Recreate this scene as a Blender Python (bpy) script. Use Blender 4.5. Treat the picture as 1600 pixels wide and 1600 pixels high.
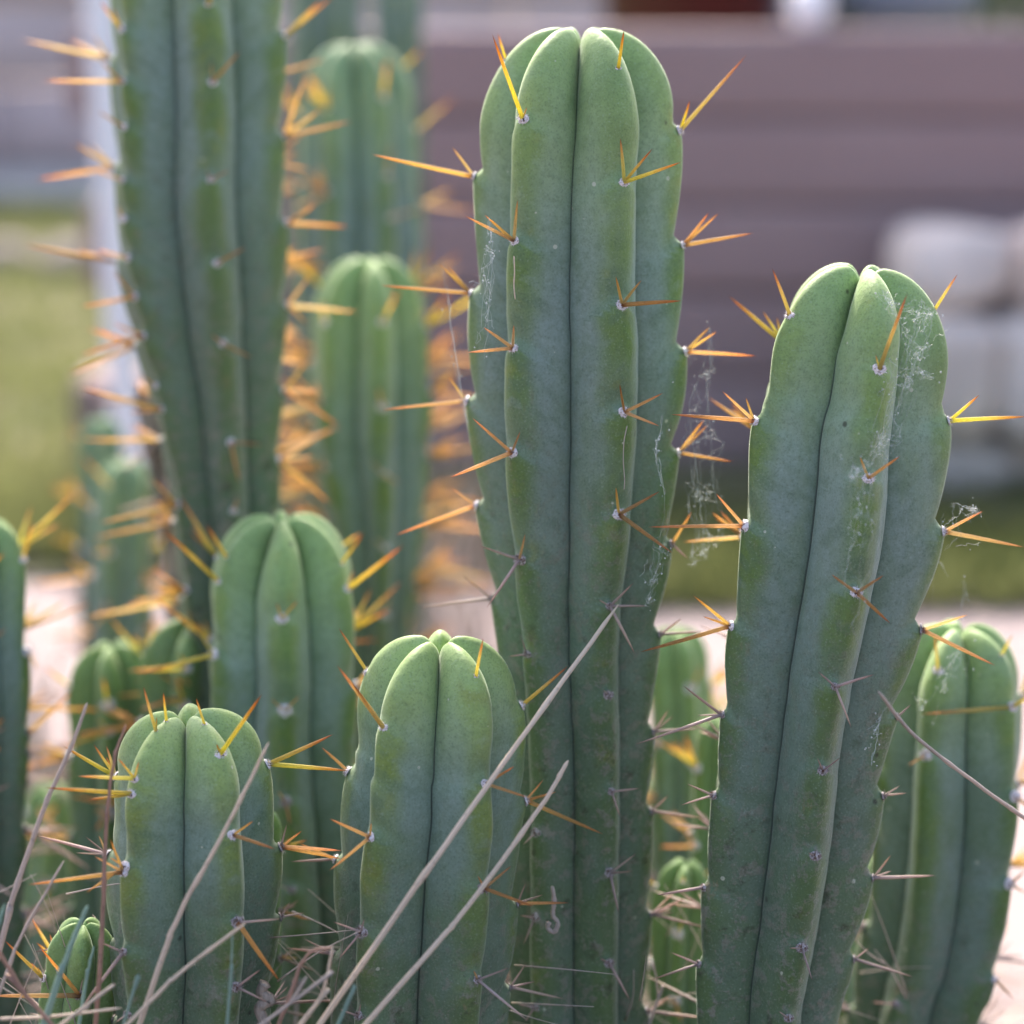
import bpy, math, random
import numpy as np
from mathutils import Vector, Matrix, noise

for o in list(bpy.data.objects):
    bpy.data.objects.remove(o)
scene = bpy.context.scene
COL = scene.collection
R_ = math.radians

# ------------------------------------------------------------------ camera
CAM_H = 0.50
PITCH = 5.0                       # degrees below the horizon
TANW = 0.471                      # frame width in tangent units
TCY = -0.148                      # vertical shift of the frame centre, tangent units
F = 1600.0 / TANW                 # focal length in photograph pixels
cam_d = bpy.data.cameras.new('camera')
cam = bpy.data.objects.new('camera', cam_d)
COL.objects.link(cam)
cam.location = (0, 0, CAM_H)
cam.rotation_euler = (R_(90 - PITCH), 0, 0)
cam_d.sensor_width = 36.0
cam_d.lens = 36.0 / TANW
cam_d.shift_y = TCY / TANW
cam_d.clip_start = 0.02
cam_d.clip_end = 400
cam_d.dof.use_dof = True
cam_d.dof.focus_distance = 0.672
cam_d.dof.aperture_fstop = 4.8
cam_d.dof.aperture_blades = 0
scene.camera = cam
CAM = Matrix.Translation((0, 0, CAM_H)) @ Matrix.Rotation(R_(90 - PITCH), 4, 'X')
CAMI = CAM.inverted()
CAML = Vector((0, 0, CAM_H))

# ------------------------------------------------------------------ sky and sun
SUN_EL, SUN_AZ = 43.0, -8.0       # azimuth clockwise from +Y (behind the cacti)
world = bpy.data.worlds.new('World')
scene.world = world
world.use_nodes = True
wn = world.node_tree
bg = wn.nodes['Background']
sky = wn.nodes.new('ShaderNodeTexSky')
sky.sky_type = 'NISHITA'
sky.sun_disc = False
sky.sun_elevation = R_(SUN_EL)
sky.sun_rotation = R_(SUN_AZ)
sky.air_density = 1.0
sky.dust_density = 6.0
wn.links.new(sky.outputs[0], bg.inputs[0])
bg.inputs[1].default_value = 0.15
sun_d = bpy.data.lights.new('sun', 'SUN')
sun_d.energy = 2.4
sun_d.angle = R_(5)
sun_d.color = (1.0, 0.92, 0.84)
sun = bpy.data.objects.new('sun', sun_d)
COL.objects.link(sun)
sdir = Vector((math.sin(R_(SUN_AZ)) * math.cos(R_(SUN_EL)), math.cos(R_(SUN_AZ)) * math.cos(R_(SUN_EL)), math.sin(R_(SUN_EL))))
sun.rotation_euler = sdir.to_track_quat('Z', 'Y').to_euler()
sun.location = sdir * 6
scene.render.engine = 'CYCLES'
scene.cycles.max_bounces = 5
scene.cycles.diffuse_bounces = 3
scene.cycles.glossy_bounces = 2
scene.cycles.transmission_bounces = 3
scene.cycles.transparent_max_bounces = 6
scene.cycles.caustics_reflective = False
scene.cycles.caustics_refractive = False
scene.view_settings.view_transform = 'Standard'
scene.view_settings.look = 'None'
scene.view_settings.gamma = 1
scene.view_settings.use_curve_mapping = False
scene.view_settings.exposure = 1.68

# ------------------------------------------------------------------ helpers
def ray(x, y):
    v = CAM.to_3x3() @ Vector(((x - 800) / F, (800 - y) / F + TCY, -1.0))
    return v

def at(x, y, Y):
    """world point of photograph pixel (x, y) on the vertical plane at distance Y"""
    r = ray(x, y)
    return CAML + r * (Y / r.y)

def on_ground(x, y, z=0.0):
    r = ray(x, y)
    return CAML + r * ((z - CAM_H) / r.z)

def depth_of(p):
    return -(CAMI @ Vector(p)).z

def px_of(p):
    q = CAMI @ Vector(p)
    return (800 + q.x / -q.z * F, 800 - (q.y / -q.z - TCY) * F)

def tag(o, label=None, cat=None, group=None, kind=None):
    if label: o['label'] = label
    if cat: o['category'] = cat
    if group: o['group'] = group
    if kind: o['kind'] = kind
    return o

def empty(name, loc):
    o = bpy.data.objects.new(name, None)
    o.empty_display_size = 0.02
    o.location = loc
    COL.objects.link(o)
    return o

def mesh_of(name, verts, faces, mats=(), smooth=True, fm=None):
    me = bpy.data.meshes.new(name)
    me.from_pydata([tuple(v) for v in verts], [], faces)
    for m in mats: me.materials.append(m)
    if smooth:
        me.polygons.foreach_set('use_smooth', [True] * len(me.polygons))
    if fm is not None:
        me.polygons.foreach_set('material_index', fm)
    me.update()
    return me

def link(name, me, parent=None, loc=(0, 0, 0)):
    o = bpy.data.objects.new(name, me)
    o.location = loc
    COL.objects.link(o)
    if parent: o.parent = parent
    return o

def cmr(pts, n):
    """Catmull-Rom through rows of numbers, n samples per span"""
    P = [np.array(p, float) for p in pts]
    P = [2 * P[0] - P[1]] + P + [2 * P[-1] - P[-2]]
    out = []
    for i in range(1, len(P) - 2):
        p0, p1, p2, p3 = P[i - 1:i + 3]
        for k in range(n):
            t = k / n
            out.append(0.5 * ((2 * p1) + (-p0 + p2) * t + (2 * p0 - 5 * p1 + 4 * p2 - p3) * t * t + (-p0 + 3 * p1 - 3 * p2 + p3) * t ** 3))
    out.append(P[-2])
    return out

def tube(pts, radii, sides=6, V=None, Fc=None, flat=1.0):
    """tapered tube along points; appends to V, Fc"""
    V = [] if V is None else V
    Fc = [] if Fc is None else Fc
    pts = [Vector(p) for p in pts]
    n = len(pts)
    b = len(V)
    ref = Vector((0.31, 0.87, 0.2)).normalized()
    for i in range(n):
        d = (pts[min(i + 1, n - 1)] - pts[max(i - 1, 0)])
        if d.length < 1e-9: d = Vector((0, 0, 1))
        d.normalize()
        u = d.cross(ref)
        if u.length < 1e-3: u = d.cross(Vector((1, 0, 0)))
        u.normalize(); w = d.cross(u)
        for k in range(sides):
            a = 2 * math.pi * k / sides
            V.append(pts[i] + (u * math.cos(a) + w * (math.sin(a) * flat)) * radii[i])
    for i in range(n - 1):
        for k in range(sides):
            k2 = (k + 1) % sides
            Fc.append((b + i * sides + k, b + i * sides + k2, b + (i + 1) * sides + k2, b + (i + 1) * sides + k))
    Fc.append(tuple(b + k for k in range(sides))[::-1])
    Fc.append(tuple(b + (n - 1) * sides + k for k in range(sides)))
    return V, Fc

# ------------------------------------------------------------------ materials
class N:
    def __init__(self, name):
        self.m = bpy.data.materials.new(name)
        self.m.use_nodes = True
        self.t = self.m.node_tree
        self.b = self.t.nodes['Principled BSDF']
        self.out = self.t.nodes['Material Output']
    def n(self, kind, **kw):
        nd = self.t.nodes.new(kind)
        for k, v in kw.items(): setattr(nd, k, v)
        return nd
    def l(self, a, b): self.t.links.new(a, b)
    def put(self, sock, v):
        if hasattr(v, 'is_output'): self.l(v, sock)
        else: sock.default_value = v
    def mix(self, fac, a, b, mode='MIX'):
        nd = self.n('ShaderNodeMix', data_type='RGBA', blend_type=mode)
        self.put(nd.inputs[0], fac)
        for s, v in ((nd.inputs[6], a), (nd.inputs[7], b)):
            if isinstance(v, tuple): v = tuple(v) + ((1,) if len(v) == 3 else ())
            self.put(s, v)
        return nd.outputs[2]
    def math(self, op, a, b=0.0, clamp=False):
        nd = self.n('ShaderNodeMath', operation=op, use_clamp=clamp)
        self.put(nd.inputs[0], a); self.put(nd.inputs[1], b)
        return nd.outputs[0]
    def ss(self, v, lo, hi, a=0.0, b=1.0):
        nd = self.n('ShaderNodeMapRange', interpolation_type='SMOOTHSTEP')
        self.put(nd.inputs[0], v)
        for i, q in enumerate((lo, hi, a, b)): nd.inputs[i + 1].default_value = q
        return nd.outputs[0]
    def coord(self, which='Object'):
        return self.n('ShaderNodeTexCoord').outputs[which]
    def noise(self, vec, scale, detail=3.0, rough=0.55, col=False):
        nd = self.n('ShaderNodeTexNoise')
        self.l(vec, nd.inputs['Vector'])
        nd.inputs['Scale'].default_value = scale
        nd.inputs['Detail'].default_value = detail
        nd.inputs['Roughness'].default_value = rough
        return nd.outputs[1 if col else 0]
    def mapping(self, vec, scale):
        nd = self.n('ShaderNodeMapping')
        self.l(vec, nd.inputs[0]); nd.inputs['Scale'].default_value = scale
        return nd.outputs[0]
    def voro(self, vec, scale, out='Distance'):
        nd = self.n('ShaderNodeTexVoronoi')
        self.l(vec, nd.inputs['Vector']); nd.inputs['Scale'].default_value = scale
        return nd.outputs[out]
    def bump(self, h, strength, dist):
        nd = self.n('ShaderNodeBump')
        self.l(h, nd.inputs['Height']); nd.inputs['Strength'].default_value = strength
        nd.inputs['Distance'].default_value = dist
        self.l(nd.outputs[0], self.b.inputs['Normal'])
    def base(self, c, rough=0.6, spec=0.5):
        if isinstance(c, tuple): c = c + ((1,) if len(c) == 3 else ())
        self.put(self.b.inputs['Base Color'], c)
        self.put(self.b.inputs['Roughness'], rough)
        self.b.inputs['Specular IOR Level'].default_value = spec
        return self
    def attr(self, name, out='Color'):
        nd = self.n('ShaderNodeAttribute'); nd.attribute_name = name
        return nd.outputs[out]
    def rnd(self):
        return self.n('ShaderNodeObjectInfo').outputs['Random']

def skin_material(name, glauc=(0.222, 0.300, 0.264), green=(0.132, 0.216, 0.044), tip=(0.28, 0.41, 0.14), wear=1.0):
    m = N(name)
    oc = m.coord('Object')
    sep = m.n('ShaderNodeSeparateColor')
    m.l(m.attr('cactus_map'), sep.inputs[0])
    f, chev, down = sep.outputs[0], sep.outputs[1], sep.outputs[2]
    n1 = m.noise(oc, 38, 4)
    n2 = m.noise(m.mapping(oc, (1, 1, 0.3)), 130, 4)
    n3 = m.noise(oc, 420, 4, 0.65)
    # waxy blue bloom in the furrows, bare green along the crests, chevrons under each areole
    ff = m.math('ADD', f, m.math('MULTIPLY', m.math('SUBTRACT', n1, 0.5), 0.65))
    crest = m.ss(ff, 0.52, 0.92)
    ch = m.ss(m.math('ADD', chev, m.math('MULTIPLY', m.math('SUBTRACT', n1, 0.5), 0.5)), 0.05, 0.8, 0.5, 1.0)
    crest = m.math('MULTIPLY', crest, ch)
    cm = m.math('ADD', m.math('MULTIPLY', crest, 0.95), m.math('MULTIPLY', m.ss(n2, 0.45, 0.75), 0.28), True)
    c = m.mix(cm, glauc, green)
    # fine veins running from the crest down into the furrow
    vv = m.n('ShaderNodeCombineXYZ')
    m.l(m.math('ADD', m.math('MULTIPLY', chev, 3.2), m.math('MULTIPLY', n1, 0.9)), vv.inputs[0])
    m.l(m.math('MULTIPLY', f, 1.6), vv.inputs[1]); m.l(m.math('MULTIPLY', down, 9.0), vv.inputs[2])
    vein = m.noise(vv.outputs[0], 1.6, 2.5, 0.5)
    c = m.mix(m.math('MULTIPLY', m.ss(vein, 0.50, 0.70), 0.42), c, (0.10, 0.165, 0.105))
    c = m.mix(m.math('MULTIPLY', m.ss(vein, 0.28, 0.44, 1.0, 0.0), 0.35), c, (0.26, 0.34, 0.305))
    # older, greener skin further down, also darkened to paint in shade between stems
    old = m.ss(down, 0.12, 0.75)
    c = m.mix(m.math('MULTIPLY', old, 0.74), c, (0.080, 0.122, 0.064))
    # fresh growth at the tip
    tipm = m.ss(m.math('ADD', down, m.math('MULTIPLY', n1, 0.06)), 0.03, 0.30, 1.0, 0.0)
    c = m.mix(m.math('MULTIPLY', tipm, 0.85), c, tip)
    # rubbed patches of bloom
    c = m.mix(m.math('MULTIPLY', m.ss(n3, 0.42, 0.72), 0.22), c, (0.07, 0.12, 0.055))
    # yellowish blotches on the crests
    yb = m.math('MULTIPLY', m.ss(m.noise(oc, 75, 3), 0.58, 0.74), m.ss(f, 0.6, 0.98))
    c = m.mix(m.math('MULTIPLY', yb, 0.65), c, (0.22, 0.255, 0.055))
    # broad uneven mottling
    nb = m.noise(oc, 26, 3, 0.6)
    c = m.mix(m.math('MULTIPLY', m.ss(nb, 0.48, 0.68), 0.40), c, (0.105, 0.175, 0.062))
    c = m.mix(m.math('MULTIPLY', m.ss(nb, 0.30, 0.44, 1.0, 0.0), 0.18), c, (0.25, 0.33, 0.28))
    # corky scurf low on the stem
    sc = m.math('MULTIPLY', m.ss(m.noise(oc, 210, 6, 0.75), 0.50, 0.62), m.ss(m.math('ADD', down, m.math('MULTIPLY', n1, 0.5)), 0.5, 1.0))
    c = m.mix(m.math('MULTIPLY', sc, 0.75 * wear), c, (0.23, 0.215, 0.175))
    dk = m.math('MULTIPLY', m.ss(m.noise(oc, 150, 5, 0.7), 0.56, 0.70), m.ss(m.math('ADD', down, m.math('MULTIPLY', n1, 0.5)), 0.5, 1.0))
    c = m.mix(m.math('MULTIPLY', dk, 0.75 * wear), c, (0.045, 0.05, 0.028))
    # brown scuffs and scabs along the crests
    sk = m.math('MULTIPLY', m.ss(m.noise(m.mapping(oc, (1, 1, 0.45)), 95, 5, 0.7), 0.62, 0.70), m.ss(f, 0.45, 0.9))
    sk = m.math('MULTIPLY', sk, m.ss(down, 0.15, 0.6))
    c = m.mix(m.math('MULTIPLY', sk, 0.7 * wear), c, (0.22, 0.17, 0.10))
    # scattered pale flecks of dust
    vd = m.voro(oc, 330)
    vc = m.n('ShaderNodeSeparateColor')
    m.l(m.voro(oc, 330, 'Color'), vc.inputs[0])
    fl = m.math('MULTIPLY', m.math('LESS_THAN', vd, m.math('MULTIPLY', vc.outputs[1], 0.26)), m.math('GREATER_THAN', vc.outputs[0], 0.968))
    c = m.mix(m.math('MULTIPLY', fl, 0.75 * wear), c, (0.52, 0.53, 0.42))
    vd2 = m.voro(oc, 120)
    vc2 = m.n('ShaderNodeSeparateColor')
    m.l(m.voro(oc, 120, 'Color'), vc2.inputs[0])
    sp = m.math('MULTIPLY', m.ss(vd2, 0.06, 0.16, 1.0, 0.0), m.math('GREATER_THAN', vc2.outputs[1], 0.955))
    c = m.mix(m.math('MULTIPLY', sp, 0.8 * wear), c, (0.03, 0.03, 0.02))
    # fine pores
    n4 = m.noise(oc, 1500, 2, 0.5)
    c = m.mix(m.math('MULTIPLY', m.ss(n4, 0.52, 0.70), 0.30), c, (0.05, 0.085, 0.045))
    c = m.mix(m.math('MULTIPLY', m.ss(n4, 0.28, 0.42, 1.0, 0.0), 0.22), c, (0.38, 0.46, 0.40))
    # the furrow line itself: crease shade painted dark into the skin
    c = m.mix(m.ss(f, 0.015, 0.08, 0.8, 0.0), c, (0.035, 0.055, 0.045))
    m.base(c, m.math('ADD', 0.46, m.math('MULTIPLY', n3, 0.22)), 0.35)
    m.b.inputs['Sheen Weight'].default_value = 0.34
    m.b.inputs['Sheen Roughness'].default_value = 0.35
    m.b.inputs['Sheen Tint'].default_value = (0.9, 1.0, 0.85, 1)
    h = m.math('ADD', m.math('MULTIPLY', n3, 0.5), m.math('ADD', m.math('MULTIPLY', n2, 0.9), m.math('MULTIPLY', sc, 0.8)))
    m.bump(h, 0.35, 0.0012)
    return m.m

def spine_material(name, stops, transl=0.45, var=0.4, surf=(0.5, 0.42, 0.4)):
    m = N(name)
    t = m.attr('along', 'Fac')
    ramp = m.n('ShaderNodeValToRGB')
    el = ramp.color_ramp.elements
    for i, (p, c) in enumerate(stops):
        e = el[i] if i < 2 else el.new(p)
        e.position = p; e.color = c + (1,)
    m.l(t, ramp.inputs[0])
    hs = m.n('ShaderNodeHueSaturation')
    r = m.rnd()
    m.l(m.math('ADD', 1.12 - var, m.math('MULTIPLY', r, var)), hs.inputs['Value'])
    m.l(m.math('ADD', 0.485, m.math('MULTIPLY', m.math('FRACT', m.math('MULTIPLY', r, 7.3)), 0.03)), hs.inputs['Hue'])
    m.l(m.math('ADD', 0.82, m.math('MULTIPLY', m.math('FRACT', m.math('MULTIPLY', r, 13.7)), 0.28)), hs.inputs['Saturation'])
    m.l(ramp.outputs[0], hs.inputs['Color'])
    oc = m.coord('Object')
    c = m.mix(m.math('MULTIPLY', m.ss(m.noise(m.mapping(oc, (1.2, 1.2, 7)), 3, 3), 0.5, 0.75), 0.4), hs.outputs[0], (0.12, 0.05, 0.02))
    m.base(m.mix(1.0, c, surf, 'MULTIPLY'), 0.42, 0.4)
    tr = m.n('ShaderNodeBsdfTranslucent')
    m.l(c, tr.inputs[0])
    mx = m.n('ShaderNodeMixShader')
    mx.inputs[0].default_value = transl
    m.l(m.b.outputs[0], mx.inputs[1]); m.l(tr.outputs[0], mx.inputs[2])
    m.l(mx.outputs[0], m.out.inputs[0])
    return m.m

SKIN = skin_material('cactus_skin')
SKIN_FRONT = skin_material('cactus_skin_fresh', (0.205, 0.290, 0.235), (0.185, 0.258, 0.050), (0.31, 0.43, 0.14), 1.0)
SKIN_FAR = skin_material('cactus_skin_pale', (0.195, 0.275, 0.265), (0.14, 0.215, 0.075), (0.25, 0.37, 0.18), 0.4)
SKIN_PUP = skin_material('cactus_skin_young', (0.125, 0.195, 0.155), (0.10, 0.175, 0.055), (0.20, 0.315, 0.09), 0.4)
SP_YOUNG = spine_material('spine_young_yellow', [(0.0, (0.90, 0.82, 0.18)), (0.5, (0.97, 0.80, 0.24)), (0.85, (0.80, 0.38, 0.09)), (1.0, (0.35, 0.12, 0.05))], 0.6, 0.4, (0.8, 0.75, 0.7))
SP_MID = spine_material('spine_amber', [(0.0, (0.55, 0.28, 0.09)), (0.10, (0.97, 0.76, 0.40)), (0.6, (0.97, 0.71, 0.34)), (0.88, (0.92, 0.55, 0.25)), (1.0, (0.55, 0.24, 0.10))], 0.66)
SP_OLD = spine_material('spine_old_grey', [(0.0, (0.42, 0.33, 0.31)), (0.3, (0.66, 0.50, 0.44)), (0.8, (0.66, 0.45, 0.35)), (1.0, (0.24, 0.13, 0.10))], 0.35, 0.45, (0.85, 0.85, 0.88))

def wool_material():
    m = N('areole_wool')
    oc = m.coord('Object')
    n1 = m.noise(oc, 2.6, 4)
    m.base(m.mix(m.ss(n1, 0.50, 0.68), (0.80, 0.75, 0.78), (0.34, 0.25, 0.20)), 0.95, 0.1)
    m.b.inputs['Sheen Weight'].default_value = 0.4
    return m.m
WOOL = wool_material()
def old_wool_material():
    m = N('areole_wool_old')
    n1 = m.noise(m.coord('Object'), 2.6, 4)
    m.base(m.mix(m.ss(n1, 0.40, 0.62), (0.50, 0.46, 0.47), (0.16, 0.11, 0.09)), 0.95, 0.1)
    return m.m
WOOL_OLD = old_wool_material()
PIT = N('areole_pit').base((0.10, 0.045, 0.03), 0.7, 0.3).m

def straw_material(name, a, b, transl=0.3):
    m = N(name)
    oc = m.coord('Object')
    n1 = m.noise(m.mapping(oc, (1, 1, 1)), 60, 4)
    c = m.mix(n1, a, b)
    c = m.mix(m.math('MULTIPLY', m.ss(m.noise(oc, 500, 3), 0.55, 0.75), 0.5), c, tuple(x * 0.45 for x in a))
    m.base(c, 0.55, 0.35)
    tr = m.n('ShaderNodeBsdfTranslucent'); m.l(c, tr.inputs[0])
    mx = m.n('ShaderNodeMixShader'); mx.inputs[0].default_value = transl
    m.l(m.b.outputs[0], mx.inputs[1]); m.l(tr.outputs[0], mx.inputs[2]); m.l(mx.outputs[0], m.out.inputs[0])
    return m.m
STRAW = straw_material('dry_straw', (0.66, 0.52, 0.41), (0.80, 0.69, 0.56))
STRAW_GREY = straw_material('grey_straw', (0.46, 0.38, 0.34), (0.62, 0.54, 0.49))
STRAW_RED = straw_material('reddish_straw', (0.34, 0.19, 0.14), (0.50, 0.34, 0.27))
BLADE = straw_material('green_blade', (0.22, 0.34, 0.30), (0.34, 0.46, 0.36))
def silk_material():
    m = N('spider_silk'); m.base((0.75, 0.78, 0.76), 0.35, 0.5)
    tp = m.n('ShaderNodeBsdfTransparent')
    mx = m.n('ShaderNodeMixShader'); mx.inputs[0].default_value = 0.6
    m.l(m.b.outputs[0], mx.inputs[1]); m.l(tp.outputs[0], mx.inputs[2]); m.l(mx.outputs[0], m.out.inputs[0])
    return m.m
SILK = silk_material()

# ------------------------------------------------------------------ shared small meshes
def make_spine_mesh(name, mat, seed, bend=0.04):
    rr = random.Random(seed)
    pts, rad, al = [], [], []
    prof = [(0.0, 1.2), (0.03, 1.05), (0.10, 0.97), (0.3, 0.93), (0.55, 0.82), (0.75, 0.63), (0.9, 0.34), (0.97, 0.13), (1.0, 0.02)]
    bx, by = rr.uniform(-bend, bend), rr.uniform(-bend, bend)
    sides = 7
    V, Fc = [], []
    for t, r in prof:
        for k in range(sides):
            a = 2 * math.pi * k / sides + 0.3
            V.append((math.cos(a) * r + bx * 14 * t * t, math.sin(a) * r + by * 14 * t * t, t)); al.append(t)
    for i in range(len(prof) - 1):
        for k in range(sides):
            k2 = (k + 1) % sides
            Fc.append((i * sides + k, i * sides + k2, (i + 1) * sides + k2, (i + 1) * sides + k))
    me = mesh_of(name, V, Fc, [mat])
    a = me.attributes.new('along', 'FLOAT', 'POINT')
    a.data.foreach_set('value', al)
    return me
SPINES = {k: [make_spine_mesh('spine_' + k, m, 11 * i + j) for j in range(5)] for i, (k, m) in enumerate((('young', SP_YOUNG), ('mid', SP_MID), ('old', SP_OLD)))}

def make_areole_mesh(seed, wool, hgt=0.55):
    rr = random.Random(seed)
    V, Fc, fm = [], [], []
    nu, nv = 12, 6
    off = Vector((rr.uniform(0, 50), rr.uniform(0, 50), 0))
    for j in range(nv):
        el = (j / (nv - 1)) * math.pi / 2
        for i in range(nu):
            a = 2 * math.pi * i / nu
            p = Vector((math.cos(a) * math.cos(el), math.sin(a) * math.cos(el) * 0.85, hgt * math.sin(el)))
            k = 1 + 0.5 * noise.noise(p * 2.4 + off)
            V.append(p * k - Vector((0, 0, 0.15)))
    for j in range(nv - 1):
        for i in range(nu):
            i2 = (i + 1) % nu
            Fc.append((j * nu + i, j * nu + i2, (j + 1) * nu + i2, (j + 1) * nu + i)); fm.append(0)
    # wool tufts
    for q in range(90):
        a = rr.uniform(0, 2 * math.pi); el = rr.uniform(0, 1.2)
        d = Vector((math.cos(a) * math.cos(el), math.sin(a) * math.cos(el) * .85, 0.6 * math.sin(el)))
        b = d * 0.85; tp = d * rr.uniform(1.1, 1.45) + Vector((rr.uniform(-.2, .2), rr.uniform(-.2, .2), rr.uniform(-.05, .2)))
        s = Vector((-d.y, d.x, rr.uniform(-.3, .3))).normalized() * 0.05
        k = len(V); V += [b - s, b + s, tp]; Fc.append((k, k + 1, k + 2)); fm.append(0)
    # little dark bud points
    for q in range(rr.randint(2, 4)):
        a = rr.uniform(0, 2 * math.pi); r = rr.uniform(0.1, 0.6)
        c = Vector((math.cos(a) * r, math.sin(a) * r, 0.40 * math.sqrt(1 - r * r)))
        k = len(V)
        for i in range(5):
            b = 2 * math.pi * i / 5
            V.append(c + Vector((math.cos(b) * .2, math.sin(b) * .2, -0.08)))
        V.append(c + Vector((0.05, 0.02, 0.22)))
        for i in range(5):
            Fc.append((k + i, k + (i + 1) % 5, k + 5)); fm.append(1)
    return mesh_of('areole', V, Fc, [wool, PIT], True, fm)
AREOLES = [make_areole_mesh(i + 3, WOOL) for i in range(6)]
AREOLES_OLD = [make_areole_mesh(i + 33, WOOL_OLD, 0.4) for i in range(6)]

# ------------------------------------------------------------------ the cactus
PHI = None
def place(o, parent, pw, mw):
    o.parent = parent
    o.matrix_parent_inverse = pw.inverted()
    o.matrix_basis = mw

def basis(z, hint):
    z = z.normalized()
    x = hint - z * hint.dot(z)
    if x.length < 1e-5: x = z.orthogonal()
    x.normalize(); y = z.cross(x)
    return Matrix((x, y, z)).transposed().to_4x4()

def cactus(label, apex, body, Y, ribs, phase, areoles=(), seed=1, v=0.60, spacing=165, dome=1.35, twist=0.0, s_old=600,
           n_half=10, step=0.0016, mat=None, lean_top=None, spine_len=128, spine_r=4.2, auto=True, Ybot=None, wob=0.030, young=230, bulge=0.085, agelen=0.34, dens=0, asize=1.0):
    """apex: pixel of the tip; body: rows (x, y, half width) in photograph pixels, at distance Y (Ybot at the last row)"""
    rr = random.Random(seed)
    mat = mat or SKIN
    rows = [(apex[0], apex[1], body[0][2])] + list(body)
    y0, y1 = rows[0][1], rows[-1][1]
    W, RAD = [], []
    for (x, y, hw) in rows:
        Yk = Y if Ybot is None else Y + (Ybot - Y) * (y - y0) / (y1 - y0)
        p = at(x, y, Yk)
        W.append((p.x, p.y, p.z, hw / F * depth_of(p)))
    last = W[-1]
    if last[2] > 0.03:
        dx = (W[-1][0] - W[-2][0]) / max(1e-4, (W[-2][2] - W[-1][2]))
        dx = max(-0.25, min(0.25, dx))
        nseg = max(1, int(last[2] / 0.08))
        for k in range(1, nseg + 1):
            zz = last[2] * (1 - k / nseg) - 0.004
            W.append((last[0] + dx * 0.6 * (last[2] - zz), last[1], zz, last[3] * (1 - 0.12 * k / nseg)))
    C = np.array(cmr(W, 40))
    seg = np.linalg.norm(np.diff(C[:, :3], axis=0), axis=1)
    S = np.concatenate([[0], np.cumsum(seg)])
    S_tot = S[-1]
    pxm = depth_of(at(apex[0], apex[1], Y)) / F           # metres per photograph pixel
    sp = spacing * pxm
    def axis(s):
        p = np.array([np.interp(s, S, C[:, k]) for k in range(3)])
        s0, s1 = max(0, s - 0.006), min(S_tot, s + 0.006)
        q = np.array([np.interp(s0, S, C[:, k]) - np.interp(s1, S, C[:, k]) for k in range(3)])
        return Vector(p), Vector(q).normalized()
    Rfun = lambda s: float(np.interp(s, S, C[:, 3]))
    R0 = Rfun(0); h = dome * R0
    rho0, dip = 0.22, 0.22
    base = Vector((C[-1, 0], C[-1, 1], max(0.0, C[-1, 2])))
    # rows: (s_axis_crest, rho_crest, s_axis_valley, rho_valley, s_for_detail)
    prof = []
    for k in range(5):
        q = 1 - k / 5
        prof.append((dip * R0 * q * q, rho0 * (1 - q) if k else 0.0, dip * R0, rho0 * (1 - q) * v * 0.72 if k else 0.0, 0.0))
    nd = 26
    for k in range(nd):
        t = h * (k / nd) ** 1.55
        e = (1 - (1 - t / h) ** 2.3) ** 0.5
        rc = rho0 + (1 - rho0) * e
        vd_ = (dip + 0.50 * e * (1 - e)) * R0
        prof.append((t, rc, vd_ + t * (1 - vd_ / h), rc * v * (0.72 + 0.28 * e ** 3), t))
    s = h
    s_vis = 1680
    while s < S_tot:
        prof.append((s, 1.0, s, v, s))
        p, _ = axis(s)
        s += step if px_of(p)[1] < 1650 else step * 5
    prof.append((S_tot, 1.0, S_tot, v, S_tot))
    # cross-section of one rib: nearly flat flanks, rounded crest, tight furrow
    hx, fcr, hxr, fcrr = [], [], [], []
    al = math.pi / ribs
    nl_ = math.hypot(v * math.sin(al), 1 - v * math.cos(al))
    nrm = (v * math.sin(al) / nl_, (1 - v * math.cos(al)) / nl_)
    for i in range(-n_half, n_half):
        x = i / n_half
        t = 1 - (1 - abs(x)) ** 1.45
        e_ = 0.21
        tt = (math.sqrt(t * t + e_ * e_) - e_) / (math.sqrt(1 + e_ * e_) - e_)
        bl = bulge * 2.2 * (t ** 1.25) * ((1 - t) ** 0.6)
        px_, py_ = 1 - (1 - v * math.cos(al)) * tt + nrm[0] * bl, v * math.sin(al) * t + nrm[1] * bl
        th = min(math.atan2(py_, px_), al * 0.9995)
        if abs(x) == 1: th = al
        hx.append(math.copysign(th / al, x)); hxr.append(math.copysign(t, x)); fcrr.append(max(0.0, 1 - t ** 2.0) ** 0.64); fcr.append(max(0.0, min(1.0, (math.hypot(px_, py_) - v) / (1 - v))))
    # frames
    front = Vector((0, -1, 0))
    fr = []
    for (sc, rc, sv, rv, sd) in prof:
        pc, a = axis(sc); pv, _ = axis(sv)
        f = (front - a * front.dot(a)).normalized(); r = a.cross(f) * 1.0
        if r.x < 0: r = -r
        fr.append((pc, pv, a, f, r))
    def sway(sd):
        return 4.0 * noise.noise(Vector((seed * 5.7, sd * 26, 0.5))) + 1.6 * noise.noise(Vector((seed * 2.7, sd * 90, 4.5)))
    def wobble(k, sd):
        return 1 + wob * noise.noise(Vector((k * 7.3 + seed * 3.1, sd * 22, seed * 1.7))) * 2
    def crest_pt(k, i):
        sc, rc, sv, rv, sd = prof[i]
        pc, pv, a, f, r = fr[i]
        th = math.radians(phase + k * 360 / ribs + twist * sd / 0.3 + sway(sd))
        n = f * math.cos(th) + r * math.sin(th)
        return pc + n * (rc * Rfun(sc) * wobble(k, sd)), n, a
    crest = [[crest_pt(k, i) for i in range(len(prof))] for k in range(ribs)]
    cpx = [[px_of(c[0]) for c in row] for row in crest]
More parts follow.
